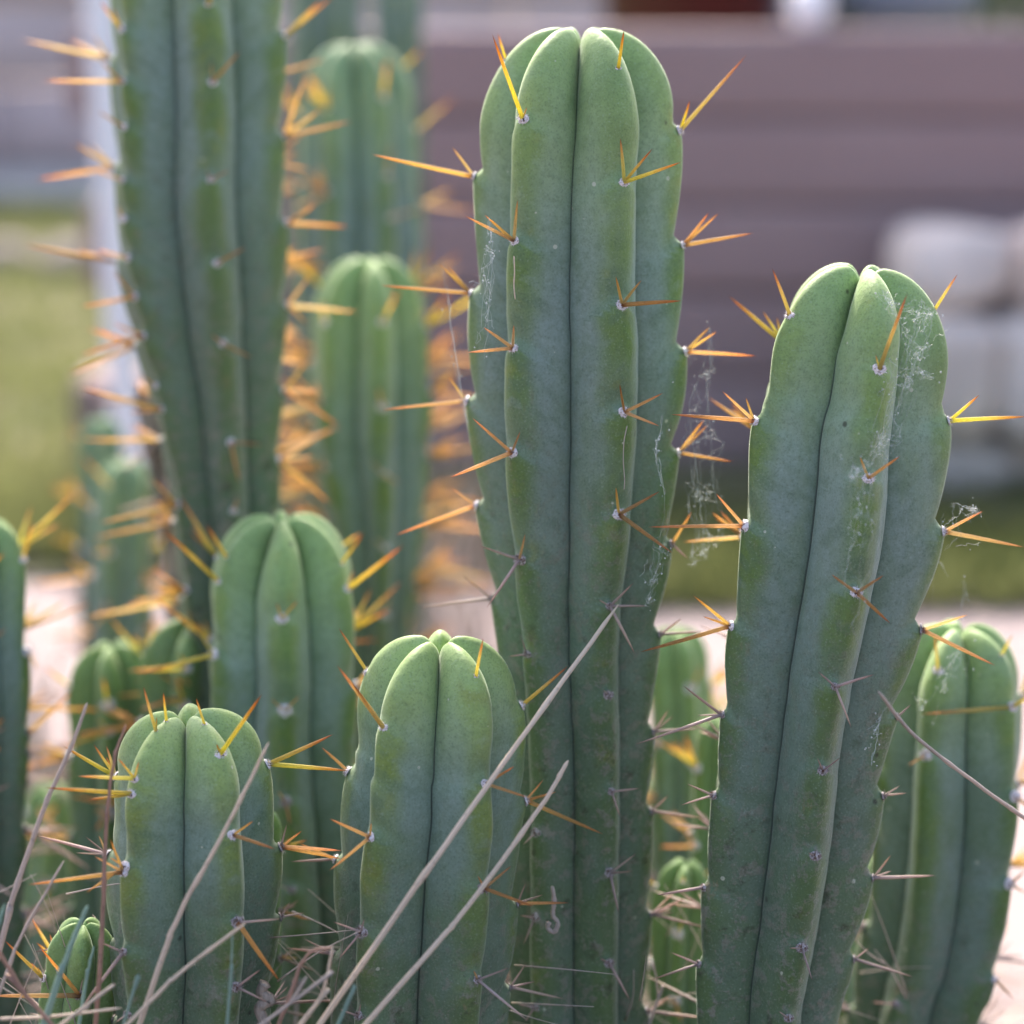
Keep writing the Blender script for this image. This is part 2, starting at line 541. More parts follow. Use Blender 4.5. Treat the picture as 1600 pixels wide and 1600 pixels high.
    # ---- areoles: given ones snap to the nearest crest, the rest follow the spacing
    placed = [[] for _ in range(ribs)]         # (row index, spines or None)
    for (ax, ay, sps) in areoles:
        best = None
        for k in range(ribs):
            for i in range(6, len(prof), 1):
                n = crest[k][i][1]
                tocam = (CAML - crest[k][i][0]).normalized()
                if n.dot(tocam) < -0.55: continue
                q = cpx[k][i]
                dd = (q[0] - ax) ** 2 * 1.0 + (q[1] - ay) ** 2 * 1.6 + (900 if n.dot(tocam) < -0.2 else 0)
                if best is None or dd < best[0]: best = (dd, k, i)
        if best: placed[best[1]].append((best[2], sps, (ax, ay)))
    sdet = [p[4] for p in prof]
    idx_of = lambda sv: int(np.searchsorted(sdet, sv))
    for k in range(ribs):
        man = sorted(placed[k], key=lambda q: q[0])
        if man:
            s_first, s_last = sdet[man[0][0]], sdet[man[-1][0]]
            s_ = s_first - sp * 0.8
            while s_ > 0.2 * R0:
                placed[k].append((idx_of(s_), None, None)); s_ -= sp * 0.7
            s_ = s_last + sp
        else:
            s_ = R0 * 0.30 + sp * (0.25 + 0.5 * (k % 2) + rr.uniform(-.1, .1)) * 0.8
        while s_ < S_tot - 0.02:
            placed[k].append((min(len(prof) - 1, idx_of(s_)), None, None)); s_ += sp * rr.uniform(0.82, 1.16)
        placed[k].sort(key=lambda q: q[0])
    # ---- surface
    ncol = ribs * 2 * n_half
    V = np.zeros((len(prof), ncol, 3)); A = np.zeros((len(prof), ncol, 4)); A[:, :, 3] = 1
    for k in range(ribs):
        sa = np.array([sdet[q[0]] for q in placed[k]])
        for i, (sc, rc, sv, rv, sd) in enumerate(prof):
            pc, pv, a, f, r = fr[i]
            Rc, Rv = Rfun(sc), Rfun(sv)
            th0 = phase + k * 360 / ribs + twist * sd / 0.3 + sway(sd)
            wb = wobble(k, sd)
            wr = 0.85 * max(0.0, 1 - sd / (0.9 * h)) ** 0.8     # lobes turn rounder towards the crown
            for j in range(2 * n_half):
                ph = hx[j] + (hxr[j] - hx[j]) * wr; fc = fcr[j] + (fcrr[j] - fcr[j]) * wr
                ap = abs(ph)
                th = math.radians(th0 + ph * 180 / ribs)
                n = f * math.cos(th) + r * math.sin(th)
                # scallop: notch just above each areole, chin below it
                se = sd - 0.30 * sp * ap               # furrow runs down the flank
                q = np.searchsorted(sa, se)
                lo = sa[q - 1] if q > 0 else (sa[0] - sp if len(sa) else 0)
                hi = sa[q] if q < len(sa) else lo + sp
                u = min(1.0, max(0.0, (se - lo) / max(1e-5, hi - lo)))     # 0 just below an areole, 1 just above the next one
                du = max(0.0, (hi - se) / sp)                    # distance above the next areole
                notch = (u ** 2.2) * min(1.0, du / 0.09) if du < 0.09 else u ** 2.2
                ramp = min(1.0, max(0.0, (sd - 0.25 * h) / (0.5 * h)))
                amp = 0.125 * ramp * (0.25 + 0.75 * fc ** 3) * min(1, rc)
                rad = rc * Rc * wb * (1 - amp * notch)
                pcr = pc + n * rad
                pva = pv + n * (rv * Rv)
                p = pva.lerp(pcr, fc)
                V[i, k * 2 * n_half + j] = p
                A[i, k * 2 * n_half + j, 0] = fc
                A[i, k * 2 * n_half + j, 1] = max(0.0, min(1.0, 1 - u))
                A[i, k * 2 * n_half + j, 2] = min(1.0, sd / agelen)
    V -= np.array(base)
    verts = V.reshape(-1, 3).tolist()
    faces = []
    for i in range(len(prof) - 1):
        b0, b1 = i * ncol, (i + 1) * ncol
        for j in range(ncol):
            j2 = (j + 1) % ncol
            faces.append((b0 + j, b1 + j, b1 + j2, b0 + j2))
    me = mesh_of('stem', verts, faces, [mat])
    ca = me.color_attributes.new('cactus_map', 'FLOAT_COLOR', 'POINT')
    ca.data.foreach_set('color', A.reshape(-1))
    root = empty('columnar_cactus', base)
    tag(root, label, 'cactus', 'columnar cacti of one clump')
    rootw = Matrix.Translation(base)
    link('stem', me, root)
    # ---- areoles with their spines
    for k in range(ribs):
        for (i, sps, apx) in placed[k]:
            sd = prof[i][4]
            p, n, a = crest[k][i]
            q = px_of(p)
            tocam = (CAML - p).normalized()
            fac = n.dot(tocam)
            if q[1] > 1690 or q[0] < -120 or q[0] > 1720 or q[1] < -120 or fac < -0.75: continue
            if sps is None and not auto: continue
            sage = sd / pxm
            small = sage < young * 0.3
            # local surface normal leans up on the dome
            i2 = min(len(prof) - 1, i + 2); i1 = max(0, i - 2)
            tg = (crest[k][i1][0] - crest[k][i2][0])
            if tg.length < 1e-6: tg = a
            tg.normalize()
            side = n.cross(a).normalized()
            nn = side.cross(tg).normalized()
            if nn.dot(n) < 0: nn = -nn
            ar = ((9.5 if sage < s_old else 8.0) if not small else 4.5) * pxm * rr.uniform(0.8, 1.15) * asize
            pos = p + nn * (-0.30 * ar)
            mw = Matrix.Translation(pos) @ basis(nn + a * 0.25, side) @ Matrix.Diagonal((ar, ar, ar, 1))
            ao = bpy.data.objects.new('areole', rr.choice(AREOLES if sage + rr.uniform(-60, 60) < s_old * 0.9 else AREOLES_OLD))
            COL.objects.link(ao)
            place(ao, root, rootw, mw)
            tips = []
            if sps is not None:
                for sv in sps:
                    tx, ty = sv[0], sv[1]
                    # tips are given for the areole as seen; shift with the snapped position
                    dx, dy = tx - apx[0], ty - apx[1]
                    L2 = math.hypot(dx, dy)
                    dc = sv[2] if len(sv) > 2 else max(-0.3, min(0.8, fac * 0.55)) * L2
                    right = Vector((1, 0, 0)); up = Vector((0, 0, 1))
                    d = (right * dx - up * dy) * pxm * (depth_of(p) / (pxm * F)) + tocam * dc * pxm
                    tips.append((d, L2))
            else:
                nl = rr.choice([3, 4, 4, 5, 5]) + dens
                if small: nl = 1
                upb = 0.9 if sage < young else (0.25 if sage < s_old else -0.15)
                for z in range(nl):
                    if z == 0:
                        L = spine_len * rr.uniform(0.8, 1.25) * (0.35 if small else 1)
                        d = nn * 1.0 + a * (upb * 0.5 + rr.uniform(-0.35, 0.2)) + side * rr.uniform(-0.4, 0.4)
                    else:
                        L = spine_len * rr.uniform(0.28, 0.68)
                        d = nn * 0.9 + a * (upb * 0.5 + rr.uniform(0.0, 0.9)) + side * rr.uniform(-0.9, 0.9)
                    tips.append((d.normalized() * (L * pxm), L))
            for (d, L2) in tips:
                Ls = d.length
                if Ls < 1e-5: continue
                if sage < young: kind = 'young'
                elif sage + rr.uniform(-70, 70) < s_old: kind = 'mid'
                else: kind = 'old'
                rad = spine_r * pxm * (0.36 + 0.64 * min(1.0, L2 / 105.0)) * rr.uniform(0.88, 1.12) * (0.66 if kind == 'old' else 0.84)
                so = bpy.data.objects.new('spine', rr.choice(SPINES[kind]))
                COL.objects.link(so)
                sw = Matrix.Translation(pos + nn * (0.12 * ar)) @ basis(d, Vector((rr.uniform(-1, 1), rr.uniform(-1, 1), rr.uniform(-1, 1)))) @ Matrix.Diagonal((rad, rad, Ls, 1))
                place(so, ao, mw, sw)
    return root
# ------------------------------------------------------------------ setting
def ground_materials():
    out = {}
    m = N('pale_ground'); oc = m.coord('Object')
    n1 = m.noise(oc, 3, 5); n2 = m.noise(oc, 60, 4)
    c = m.mix(n1, (0.255, 0.20, 0.195), (0.315, 0.262, 0.258))
    c = m.mix(m.math('MULTIPLY', m.ss(n2, 0.5, 0.7), 0.3), c, (0.29, 0.235, 0.215))
    m.base(c, 0.85, 0.2); m.bump(n2, 0.4, 0.004); out['pale'] = m.m
    m = N('bed_soil'); oc = m.coord('Object')
    n1 = m.noise(oc, 30, 5); n2 = m.noise(oc, 200, 4)
    m.base(m.mix(n1, (0.018, 0.013, 0.011), (0.055, 0.040, 0.032)), 0.9, 0.2); m.bump(n2, 0.8, 0.006); out['soil'] = m.m
    m = N('lawn_soil'); oc = m.coord('Object')
    n1 = m.noise(oc, 1.3, 4); n2 = m.noise(oc, 3.2, 3)
    c = m.mix(m.ss(n1, 0.35, 0.65), (0.09, 0.105, 0.04), (0.15, 0.145, 0.08))
    c = m.mix(m.math('MULTIPLY', m.ss(n2, 0.46, 0.62), 0.8), c, (0.25, 0.21, 0.155))
    m.base(c, 0.9, 0.2); out['lawn'] = m.m
    m = N('path_concrete'); oc = m.coord('Object')
    m.base(m.mix(m.noise(oc, 8, 4), (0.42, 0.41, 0.39), (0.55, 0.53, 0.50)), 0.85, 0.2); out['path'] = m.m
    m = N('grass_blade'); oc = m.coord('Object')
    m.base(m.mix(m.ss(m.noise(oc, 2.6, 3), 0.36, 0.62), (0.07, 0.125, 0.03), (0.22, 0.20, 0.125)), 0.6, 0.3)
    tr = m.n('ShaderNodeBsdfTranslucent'); tr.inputs[0].default_value = (0.22, 0.24, 0.09, 1)
    mx = m.n('ShaderNodeMixShader'); mx.inputs[0].default_value = 0.4
    m.l(m.b.outputs[0], mx.inputs[1]); m.l(tr.outputs[0], mx.inputs[2]); m.l(mx.outputs[0], m.out.inputs[0]); out['grass'] = m.m
    m = N('sleeper_timber'); oc = m.coord('Object'); r = m.rnd()
    g = m.noise(m.mapping(oc, (1.5, 18, 18)), 6, 5, 0.6)
    c = m.mix(g, (0.29, 0.190, 0.188), (0.36, 0.255, 0.250))
    c = m.mix(m.math('MULTIPLY', r, 0.3), c, (0.29, 0.21, 0.21))
    c = m.mix(m.math('MULTIPLY', m.ss(m.noise(oc, 5, 4), 0.5, 0.72), 0.25), c, (0.42, 0.32, 0.31))
    m.base(c, 0.75, 0.3); m.bump(g, 0.5, 0.006); out['timber'] = m.m
    m = N('rubble_stone'); oc = m.coord('Object'); r = m.rnd()
    n1 = m.noise(oc, 9, 5)
    ramp = m.n('ShaderNodeValToRGB'); el = ramp.color_ramp.elements
    el[0].position = 0.0; el[0].color = (0.820, 0.655, 0.578, 1)
    el[1].position = 1.0; el[1].color = (0.820, 0.722, 0.661, 1)
    e = el.new(0.35); e.color = (0.820, 0.722, 0.589, 1)
    e = el.new(0.7); e.color = (0.820, 0.644, 0.537, 1)
    m.l(r, ramp.inputs[0])
    c = m.mix(m.ss(n1, 0.35, 0.7), ramp.outputs[0], (0.62, 0.53, 0.49))
    m.base(c, 0.85, 0.2); m.bump(n1, 0.6, 0.01); out['stone'] = m.m
    m = N('far_block'); oc = m.coord('Object'); r = m.rnd()
    c = m.mix(r, (0.66, 0.48, 0.45), (0.74, 0.58, 0.54))
    m.base(m.mix(m.noise(oc, 4, 4), c, (0.58, 0.44, 0.42)), 0.85, 0.2); out['block'] = m.m
    m = N('white_pipe'); oc = m.coord('Object')
    m.base(m.mix(m.noise(oc, 12, 4), (0.74, 0.76, 0.84), (0.82, 0.83, 0.88)), 0.4, 0.5); out['pipe'] = m.m
    m = N('dead_bark'); oc = m.coord('Object')
    g = m.noise(m.mapping(oc, (60, 60, 8)), 2.0, 5, 0.7)
    c = m.mix(m.ss(g, 0.35, 0.7), (0.11, 0.085, 0.07), (0.42, 0.36, 0.31))
    m.base(c, 0.85, 0.2); m.bump(g, 1.0, 0.004); out['bark'] = m.m
    m = N('leaf'); oc = m.coord('Object')
    m.base(m.mix(m.noise(oc, 3, 3), (0.05, 0.11, 0.03), (0.16, 0.22, 0.06)), 0.55, 0.4); out['leaf'] = m.m
    m = N('maroon_glaze'); m.base((0.10, 0.025, 0.03), 0.4, 0.5); out['maroon'] = m.m
    m = N('blue_plastic'); m.base((0.22, 0.28, 0.42), 0.45, 0.5); out['blue'] = m.m
    m = N('white_glaze'); m.base((0.85, 0.86, 0.9), 0.25, 0.5); out['white'] = m.m
    return out
G = ground_materials()

def sheet(name, pts, z, mat, nx=1):
    me = mesh_of(name, [(p[0], p[1], z) for p in pts], [tuple(range(len(pts)))], [mat], False)
    o = link(name, me)
    tag(o, kind='structure')
    return o
sheet('ground', [(-60, -8), (60, -8), (60, 90), (-60, 90)], 0.0, G['pale'])
sheet('lawn', [(-9, 1.84), (0.0, 1.84), (0.1, 1.76), (9, 1.76), (9, 5.4), (-9, 5.4)], 0.004, G['lawn'])
sheet('path', [(-30, 5.44), (30, 5.44), (30, 6.45), (-30, 6.45)], 0.004, G['path'])

# planting bed: a low mound of dark soil under the clump
def bed():
    outline = [(-.8, -.4), (.8, -.4), (.8, .55), (.36, .80), (.215, 1.0), (.17, 1.25), (.04, 1.36), (-.1, 1.43), (-.45, 1.43), (-.8, 1.3)]
    cx, cy = 0.0, 0.60
    def reach(an):
        d = (math.cos(an), math.sin(an)); best = 0.3
        for (x0, y0), (x1, y1) in zip(outline, outline[1:] + outline[:1]):
            x0 -= cx; x1 -= cx; y0 -= cy; y1 -= cy
            ex, ey = x1 - x0, y1 - y0
            den = d[0] * ey - d[1] * ex
            if abs(den) < 1e-9: continue
            t = (x0 * ey - y0 * ex) / den; s = (x0 * d[1] - y0 * d[0]) / den
            if t > 0 and -1e-6 <= s <= 1 + 1e-6: best = t
        return best
    V, Fc = [], []
    nr, na = 40, 120
    for i in range(nr + 1):
        t = i / nr
        for k in range(na):
            an = 2 * math.pi * k / na
            e = reach(an) * (1 + 0.03 * noise.noise(Vector((math.cos(an) * 9, math.sin(an) * 9, 3))))
            x, y = cx + t * e * math.cos(an), cy + t * e * math.sin(an)
            z = 0.022 * (1 - t ** 4) + 0.007 * noise.noise(Vector((x * 40, y * 40, 0))) * (1 - t) - (0.01 if i == nr else 0)
            V.append((x, y, z))
    for i in range(nr):
        for k in range(na):
            k2 = (k + 1) % na
            Fc.append((i * na + k, (i + 1) * na + k, (i + 1) * na + k2, i * na + k2))
    o = link('planting_bed', mesh_of('planting_bed', V, Fc, [G['soil']]))
    tag(o, kind='structure')
bed()

# lawn blades
def lawn_blades():
    rr = random.Random(8)
    V, Fc = [], []
    for q in range(26000):
        y = 1.88 + (5.36 - 1.88) * rr.random() ** 1.7
        x = rr.uniform(-0.30 * y - 0.1, 0.30 * y + 0.1)
        if y > 2.16 and x > -0.34 and y < 2.42: continue
        hh = rr.uniform(0.015, 0.05) * (1 + 0.5 * noise.noise(Vector((x * 3, y * 3, 0))))
        a = rr.uniform(0, 6.28); w = rr.uniform(0.0015, 0.003) * (1 + y * 0.25)
        dx, dy = math.cos(a) * w, math.sin(a) * w
        lx, ly = rr.uniform(-.02, .02), rr.uniform(-.02, .02)
        k = len(V)
        V += [(x - dx, y - dy, 0.003), (x + dx, y + dy, 0.003), (x + lx * .5 + dx * .6, y + ly * .5 + dy * .6, hh * .6), (x + lx, y + ly, hh)]
        Fc += [(k, k + 1, k + 2), (k, k + 2, k + 3)]
    for q in range(5000):
        y = rr.uniform(1.74, 1.93); x = rr.uniform(0.22, 0.95) if q % 3 else rr.uniform(0.02, 0.3)
        hh = rr.uniform(0.02, 0.055); a = rr.uniform(0, 6.28); w = rr.uniform(0.002, 0.0035)
        dx, dy = math.cos(a) * w, math.sin(a) * w; lx, ly = rr.uniform(-.03, .03), rr.uniform(-.03, .03)
        k = len(V)
        V += [(x - dx, y - dy, 0.003), (x + dx, y + dy, 0.003), (x + lx * .5 + dx * .6, y + ly * .5 + dy * .6, hh * .6), (x + lx, y + ly, hh)]
        Fc += [(k, k + 1, k + 2), (k, k + 2, k + 3)]
    o = link('lawn_grass', mesh_of('lawn_grass', V, Fc, [G['grass']], False))
    tag(o, 'short yellowish green lawn grass behind the cacti', 'grass', kind='stuff')
lawn_blades()

def box_mesh(name, sx, sy, sz, mat, bev=0.53, seed=0, rough=0.0, seg=3):
    """rounded, slightly uneven block centred on its origin"""
    V, Fc = [], []
    n = seg
    idx = {}
    def vert(p):
        key = tuple(round(c, 5) for c in p)
        if key not in idx:
            q = Vector(p)
            hx_, hy_, hz_ = sx / 2, sy / 2, sz / 2
            c = Vector((max(-hx_ + bev, min(hx_ - bev, q.x)), max(-hy_ + bev, min(hy_ - bev, q.y)), max(-hz_ + bev, min(hz_ - bev, q.z))))
            d = q - c
            if d.length > 1e-6: q = c + d.normalized() * bev
            if rough:
                nv = noise.noise_vector(q * 14 + Vector((seed * 5.1, seed, 0)))
                q += nv * rough
            idx[key] = len(V); V.append(q)
        return idx[key]
    for ax in range(3):
        for sg in (-1, 1):
            for i in range(n):
                for j in range(n):
                    quad = []
                    for (a, b) in ((i, j), (i + 1, j), (i + 1, j + 1), (i, j + 1)):
                        u = -1 + 2 * a / n; w = -1 + 2 * b / n
                        p = [0, 0, 0]
                        p[ax] = sg; p[(ax + 1) % 3] = u; p[(ax + 2) % 3] = w
                        quad.append(vert((p[0] * sx / 2, p[1] * sy / 2, p[2] * sz / 2)))
                    Fc.append(tuple(quad if sg > 0 else quad[::-1]))
    return mesh_of(name, V, Fc, [mat])

# timber sleeper wall behind the clump
def timber_wall():
    Yw = 2.30
    xl = at(345, 500, Yw).x
    ztop = at(1200, 46, Yw).z
    ch = ztop / 5
    root = empty('timber_wall', (xl + 0.9, Yw, 0))
    tag(root, 'low purplish brown wall of stacked timber sleepers behind the cacti', 'wall')
    rr = random.Random(3)
    for c in range(5):
        x = xl - (0.0 if c % 2 else 0.15) + rr.uniform(-.02, .02)
        while x < 1.6:
            L = 2.4
            me = box_mesh('sleeper', L - 0.003, 0.11, ch - 0.0015, G['timber'], 0.0025, c * 7 + int(x * 10), 0.002, 6)
            o = link('sleeper', me, root)
            o.location = (x + L / 2 - root.location.x, 0.055 + rr.uniform(-.002, .002), ch * (c + 0.5))
            x += L
timber_wall()

# rubble stones stacked in front of the wall on the right
def stone_wall():
    rr = random.Random(21)
    Ys = 2.19
    root = empty('stone_wall', (0.62, Ys, 0))
    tag(root, 'pale grey and pink rubble stone heap at right, in front of the timber wall', 'wall')
    ztop = at(1500, 350, Ys).z
    xl = at(1345, 500, Ys).x
    z = 0.0; course = 0
    while z < ztop - 0.03:
        hgt = rr.uniform(0.06, 0.12)
        if ztop - z < 0.14: hgt = ztop - z
        x = xl + 0.02 * (z / ztop) + rr.uniform(-.03, .03)
        while x < 1.25:
            L = rr.uniform(0.08, 0.19)
            top = hgt * rr.uniform(0.88, 1.12)
            o = link('stone', box_mesh('stone', L - 0.004, rr.uniform(.11, .16), top, G['stone'], 0.03, rr.randint(0, 99), 0.018, 6), root)
            o.location = (x + L / 2 - root.location.x, rr.uniform(-.03, .03), z + hgt / 2)
            o.rotation_euler = (rr.uniform(-.08, .08), rr.uniform(-.10, .10), rr.uniform(-.2, .2))
            x += L * 0.96
        z += hgt; course += 1
stone_wall()

# far block wall closing the view
def far_wall():
    Yf = 6.5
    root = empty('block_wall', (0, Yf, 0))
    tag(root, 'mauve block wall far behind the lawn and the path', 'wall')
    shared = [box_mesh('block', 0.595, 0.2, 0.245, G['block'], 0.01, i, 0.004, 2) for i in range(3)]
    rr = random.Random(2)
    for c in range(6):
        for i in range(-8, 9):
            o = link('block', rr.choice(shared), root)
            o.location = (i * 0.6 + (0.3 if c % 2 else 0), rr.uniform(-.006, .006), 0.125 + c * 0.25)
far_wall()

# two pale boulders on the lawn at left
def boulder(label, p, r, seed, mat, flat=0.6):
    V, Fc = [], []
    nu, nv = 20, 10
    for j in range(nv + 1):
        el = -0.5 + (j / nv) * (math.pi / 2 + 0.5)
        for i in range(nu):
            a = 2 * math.pi * i / nu
            q = Vector((math.cos(a) * math.cos(el), math.sin(a) * math.cos(el), math.sin(el) * flat))
            V.append(q * (r * (1 + 0.25 * noise.noise(q * 1.6 + Vector((seed, 0, 0))))))
    for j in range(nv):
        for i in range(nu):
            i2 = (i + 1) % nu
            Fc.append((j * nu + i, j * nu + i2, (j + 1) * nu + i2, (j + 1) * nu + i))
    o = link('boulder', mesh_of('boulder', V, Fc, [mat]), None, p)
    tag(o, label, 'boulder')
    return o
b1 = on_ground(8, 420); b2 = on_ground(112, 428)
boulder('pale round boulder on the lawn at the left edge of the picture', b1 + Vector((0, 0, 0.02)), 0.06, 2, G['pale'])
boulder('pale boulder on the lawn just left of the white pipe', b2 + Vector((0, 0, 0.02)), 0.07, 9, G['pale'])

# upright white pipe behind the tall cactus at left
def pipe():
    Yp = 1.75
    pb = at(205, 760, Yp); pt = at(153, -60, Yp)
    d = (pt - pb); 
    pb = pb - d * (pb.z / d.z)
    r = 25 / F * Yp
    L = (pt - pb).length
    V, Fc = [], []
    n = 24
    for (z, q) in ((0, r), (L - 0.03, r), (L - 0.03, r * 1.12), (L, r * 1.12), (L, r * 0.85), (L - 0.05, r * 0.85)):
        for k in range(n):
            a = 2 * math.pi * k / n
            V.append((q * math.cos(a), q * math.sin(a), z))
    for i in range(5):
        for k in range(n):
            k2 = (k + 1) % n
            Fc.append((i * n + k, i * n + k2, (i + 1) * n + k2, (i + 1) * n + k))
    o = link('pipe', mesh_of('pipe', V, Fc, [G['pipe']], False))
    o.matrix_world = Matrix.Translation(pb) @ basis(d, Vector((1, 0, 0)))
    tag(o, 'upright pale bluish white pipe behind the tallest cactus at left', 'pipe')
pipe()

# blurred things beyond the timber wall, at the top right
def lathe(name, prof, mat, n=24):
    V, Fc = [], []
    for (r, z) in prof:
        for k in range(n):
            a = 2 * math.pi * k / n
            V.append((r * math.cos(a), r * math.sin(a), z))
    for i in range(len(prof) - 1):
        for k in range(n):
            k2 = (k + 1) % n
            Fc.append((i * n + k, i * n + k2, (i + 1) * n + k2, (i + 1) * n + k))
    return mesh_of(name, V, Fc, [mat])
Yb = 3.4
def stand(px, r, h, mat, label, name, cat, lip=1.1):
    p = at(px, 40, Yb)
    o = link(name, lathe(name, [(0, 0), (r * .75, 0), (r * .8, 0.01), (r, h - 0.05), (r * lip, h - 0.05), (r * lip, h), (r * .92, h), (r * .9, h - 0.06), (0, h - 0.06)], mat), None, (p.x, Yb, 0))
    tag(o, label, cat)
stand(1085, 0.15, 0.66, G['maroon'], 'dark maroon tub behind the top edge of the timber wall', 'tub', 'tub')
stand(1225, 0.085, 0.60, G['blue'], 'dull blue bin left of the green bush behind the timber wall', 'bin', 'bin')
stand(1420, 0.10, 0.545, G['blue'], 'low dull blue bin in front of the green bush behind the wall', 'bin', 'bin')
pw = at(1264, 34, 2.36)
o = link('white_knob', lathe('white_knob', [(0, 0), (.012, 0), (.016, .006), (.022, .018), (.024, .03), (.02, .043), (.01, .051), (0, .053)], G['white']), None, (pw.x, 2.36, at(1264, 46, 2.36).z - 0.001))
tag(o, 'small round white knob on top of the timber wall', 'knob')
def bush(px, label, seed, r, zc):
    rr = random.Random(seed)
    p = at(px, 30, 4.2)
    root = empty('shrub', (p.x, 4.2, 0)); tag(root, label, 'shrub')
    V, Fc = [], []
    for q in range(900):
        d = Vector((rr.gauss(0, 1), rr.gauss(0, 1), rr.gauss(0, 1))).normalized() * (r * rr.uniform(0.4, 1.05))
        c = Vector((0, 0, zc)) + Vector((d.x * 1.3, d.y, d.z))
        n = Vector((rr.gauss(0, 1), rr.gauss(0, 1), rr.gauss(0, 1) + 0.5)).normalized()
        a = n.orthogonal().normalized(); b = n.cross(a)
        s = rr.uniform(0.015, 0.03)
        k = len(V); V += [c - a * s, c + b * s * .5, c + a * s, c - b * s * .5]; Fc.append((k, k + 1, k + 2, k + 3))
    link('crown', mesh_of('crown', V, Fc, [G['leaf']], False), root)
    V, Fc = [], []
    for q in range(6):
        a = q * 1.05
        tube([(0, 0, 0), (math.cos(a) * .05, math.sin(a) * .05, zc * .5), (math.cos(a) * r * .7, math.sin(a) * r * .6, zc * 1.1)], [.014, .01, .004], 6, V, Fc)
    link('trunk', mesh_of('trunk', V, Fc, [G['bark']]), root)
bush(1360, 'dark green bush behind the timber wall, left of the pale green one', 4, 0.26, 0.52)
bush(1545, 'green bush behind the timber wall at the top right corner', 5, 0.22, 0.58)

# ------------------------------------------------------------------ the cacti
cactus('tall mid-green cactus at centre, sharp, two front ribs with a dark furrow between them', (908, 43),
       [(905, 300, 164), (903, 450, 169), (902, 600, 173), (899, 700, 167), (900, 800, 157), (900, 900, 141), (900, 1000, 128), (902, 1200, 118), (903, 1600, 114)],
       0.705, 6, 23, [
    (967, 108, [(975, 50)]), (982, 287, [(977, 218), (1025, 235), (1070, 257)]), (980, 480, [(970, 435), (1008, 440), (1070, 472)]),
    (976, 643, [(968, 600), (1035, 615), (1030, 665)]), (978, 808, [(972, 765), (1040, 772), (1060, 868)]),
    (963, 945, [(945, 935), (1000, 908), (1023, 944), (1003, 1020)]), (957, 1085, [(948, 1075)]), (955, 1235, [(998, 1230), (968, 1275)]),
    (950, 1365, [(985, 1363), (963, 1430), (990, 1335)]), (955, 1508, [(988, 1568), (940, 1500)]),
    (822, 190, [(775, 62), (828, 172)]), (815, 378, [(820, 315), (770, 338), (740, 340)]), (805, 545, [(807, 508), (760, 512), (735, 552)]),
    (805, 708, [(818, 675), (745, 655), (710, 747)]), (802, 872, [(812, 832), (742, 850), (752, 948)]), (815, 1020, [(808, 995), (787, 1023)]),
    (825, 1300, [(805, 1320)]), (835, 1435, [(818, 1480), (812, 1432)]), (835, 1575, [(820, 1600), (806, 1570)]),
    (808, 97, [(795, 57)]), (745, 277, [(712, 230), (585, 245)]), (740, 458, [(692, 412), (705, 415), (600, 447)]),
    (728, 628, [(700, 590), (595, 640)]), (735, 790, [(695, 762), (608, 835)]), (752, 940, [(708, 903), (640, 953)]),
    (1062, 205, [(1078, 158), (1165, 85)]), (1070, 385, [(1110, 335), (1125, 335), (1178, 366)]), (1072, 550, [(1108, 510), (1120, 518), (1182, 555)]),
    (1062, 708, [(1100, 655), (1108, 662), (1147, 722)]), (1050, 850, [(1080, 800), (1075, 875)]), (1028, 990, [(1060, 965), (1095, 985)]),
    (1022, 1140, [(1045, 1105), (1052, 1115), (1095, 1135)]), (1016, 1270, [(1042, 1245), (1092, 1282)])],
       seed=1, s_old=830, twist=0, spine_len=105)

cactus('thick cactus at right with one broad front rib and cobweb on its right side', (1350, 416),
       [(1330, 600, 152), (1319, 660, 163), (1304, 800, 169), (1287, 900, 163), (1272, 1000, 155), (1252, 1130, 142), (1237, 1250, 145), (1219, 1390, 140), (1202, 1500, 131), (1192, 1600, 122)],
       0.68, 5, 6, [
    (1340, 572, [(1380, 455), (1334, 550)]), (1326, 745, [(1312, 710), (1375, 710)]), (1303, 920, [(1262, 892), (1345, 892), (1355, 968)]), (1285, 1073, [(1258, 1048), (1345, 1052), (1312, 1138)]),
    (1270, 1200, [(1260, 1180), (1297, 1180)]), (1250, 1340, [(1238, 1335)]), (1235, 1480, [(1252, 1532), (1215, 1480)]), (1222, 1592, [(1205, 1580)]),
    (1218, 485, [(1192, 412)]), (1158, 655, [(1108, 608), (1143, 618), (1030, 645)]), (1133, 822, [(1090, 772), (985, 822)]), (1122, 978, [(1065, 930), (1080, 963), (985, 1022)]),
    (1115, 1118, [(1055, 1072), (1078, 1120), (983, 1167)]), (1100, 1245, [(1060, 1226), (1050, 1260)]), (1087, 1385, [(1015, 1398)]), (1083, 1510, [(1040, 1490), (1010, 1535)]),
    (1450, 490, [(1483, 435)]), (1480, 660, [(1527, 620), (1602, 652)]), (1467, 828, [(1527, 795), (1592, 852)]), (1440, 988, [(1510, 963), (1555, 1045)]),
    (1410, 1120, [(1430, 1100)]), (1377, 1245, [(1402, 1230), (1413, 1240)]), (1357, 1372, [(1385, 1335), (1385, 1360), (1455, 1370)]), (1333, 1495, [(1355, 1478), (1425, 1525)])],
       seed=2, s_old=600, v=0.53, twist=4, spacing=165, spine_len=105, agelen=0.29)

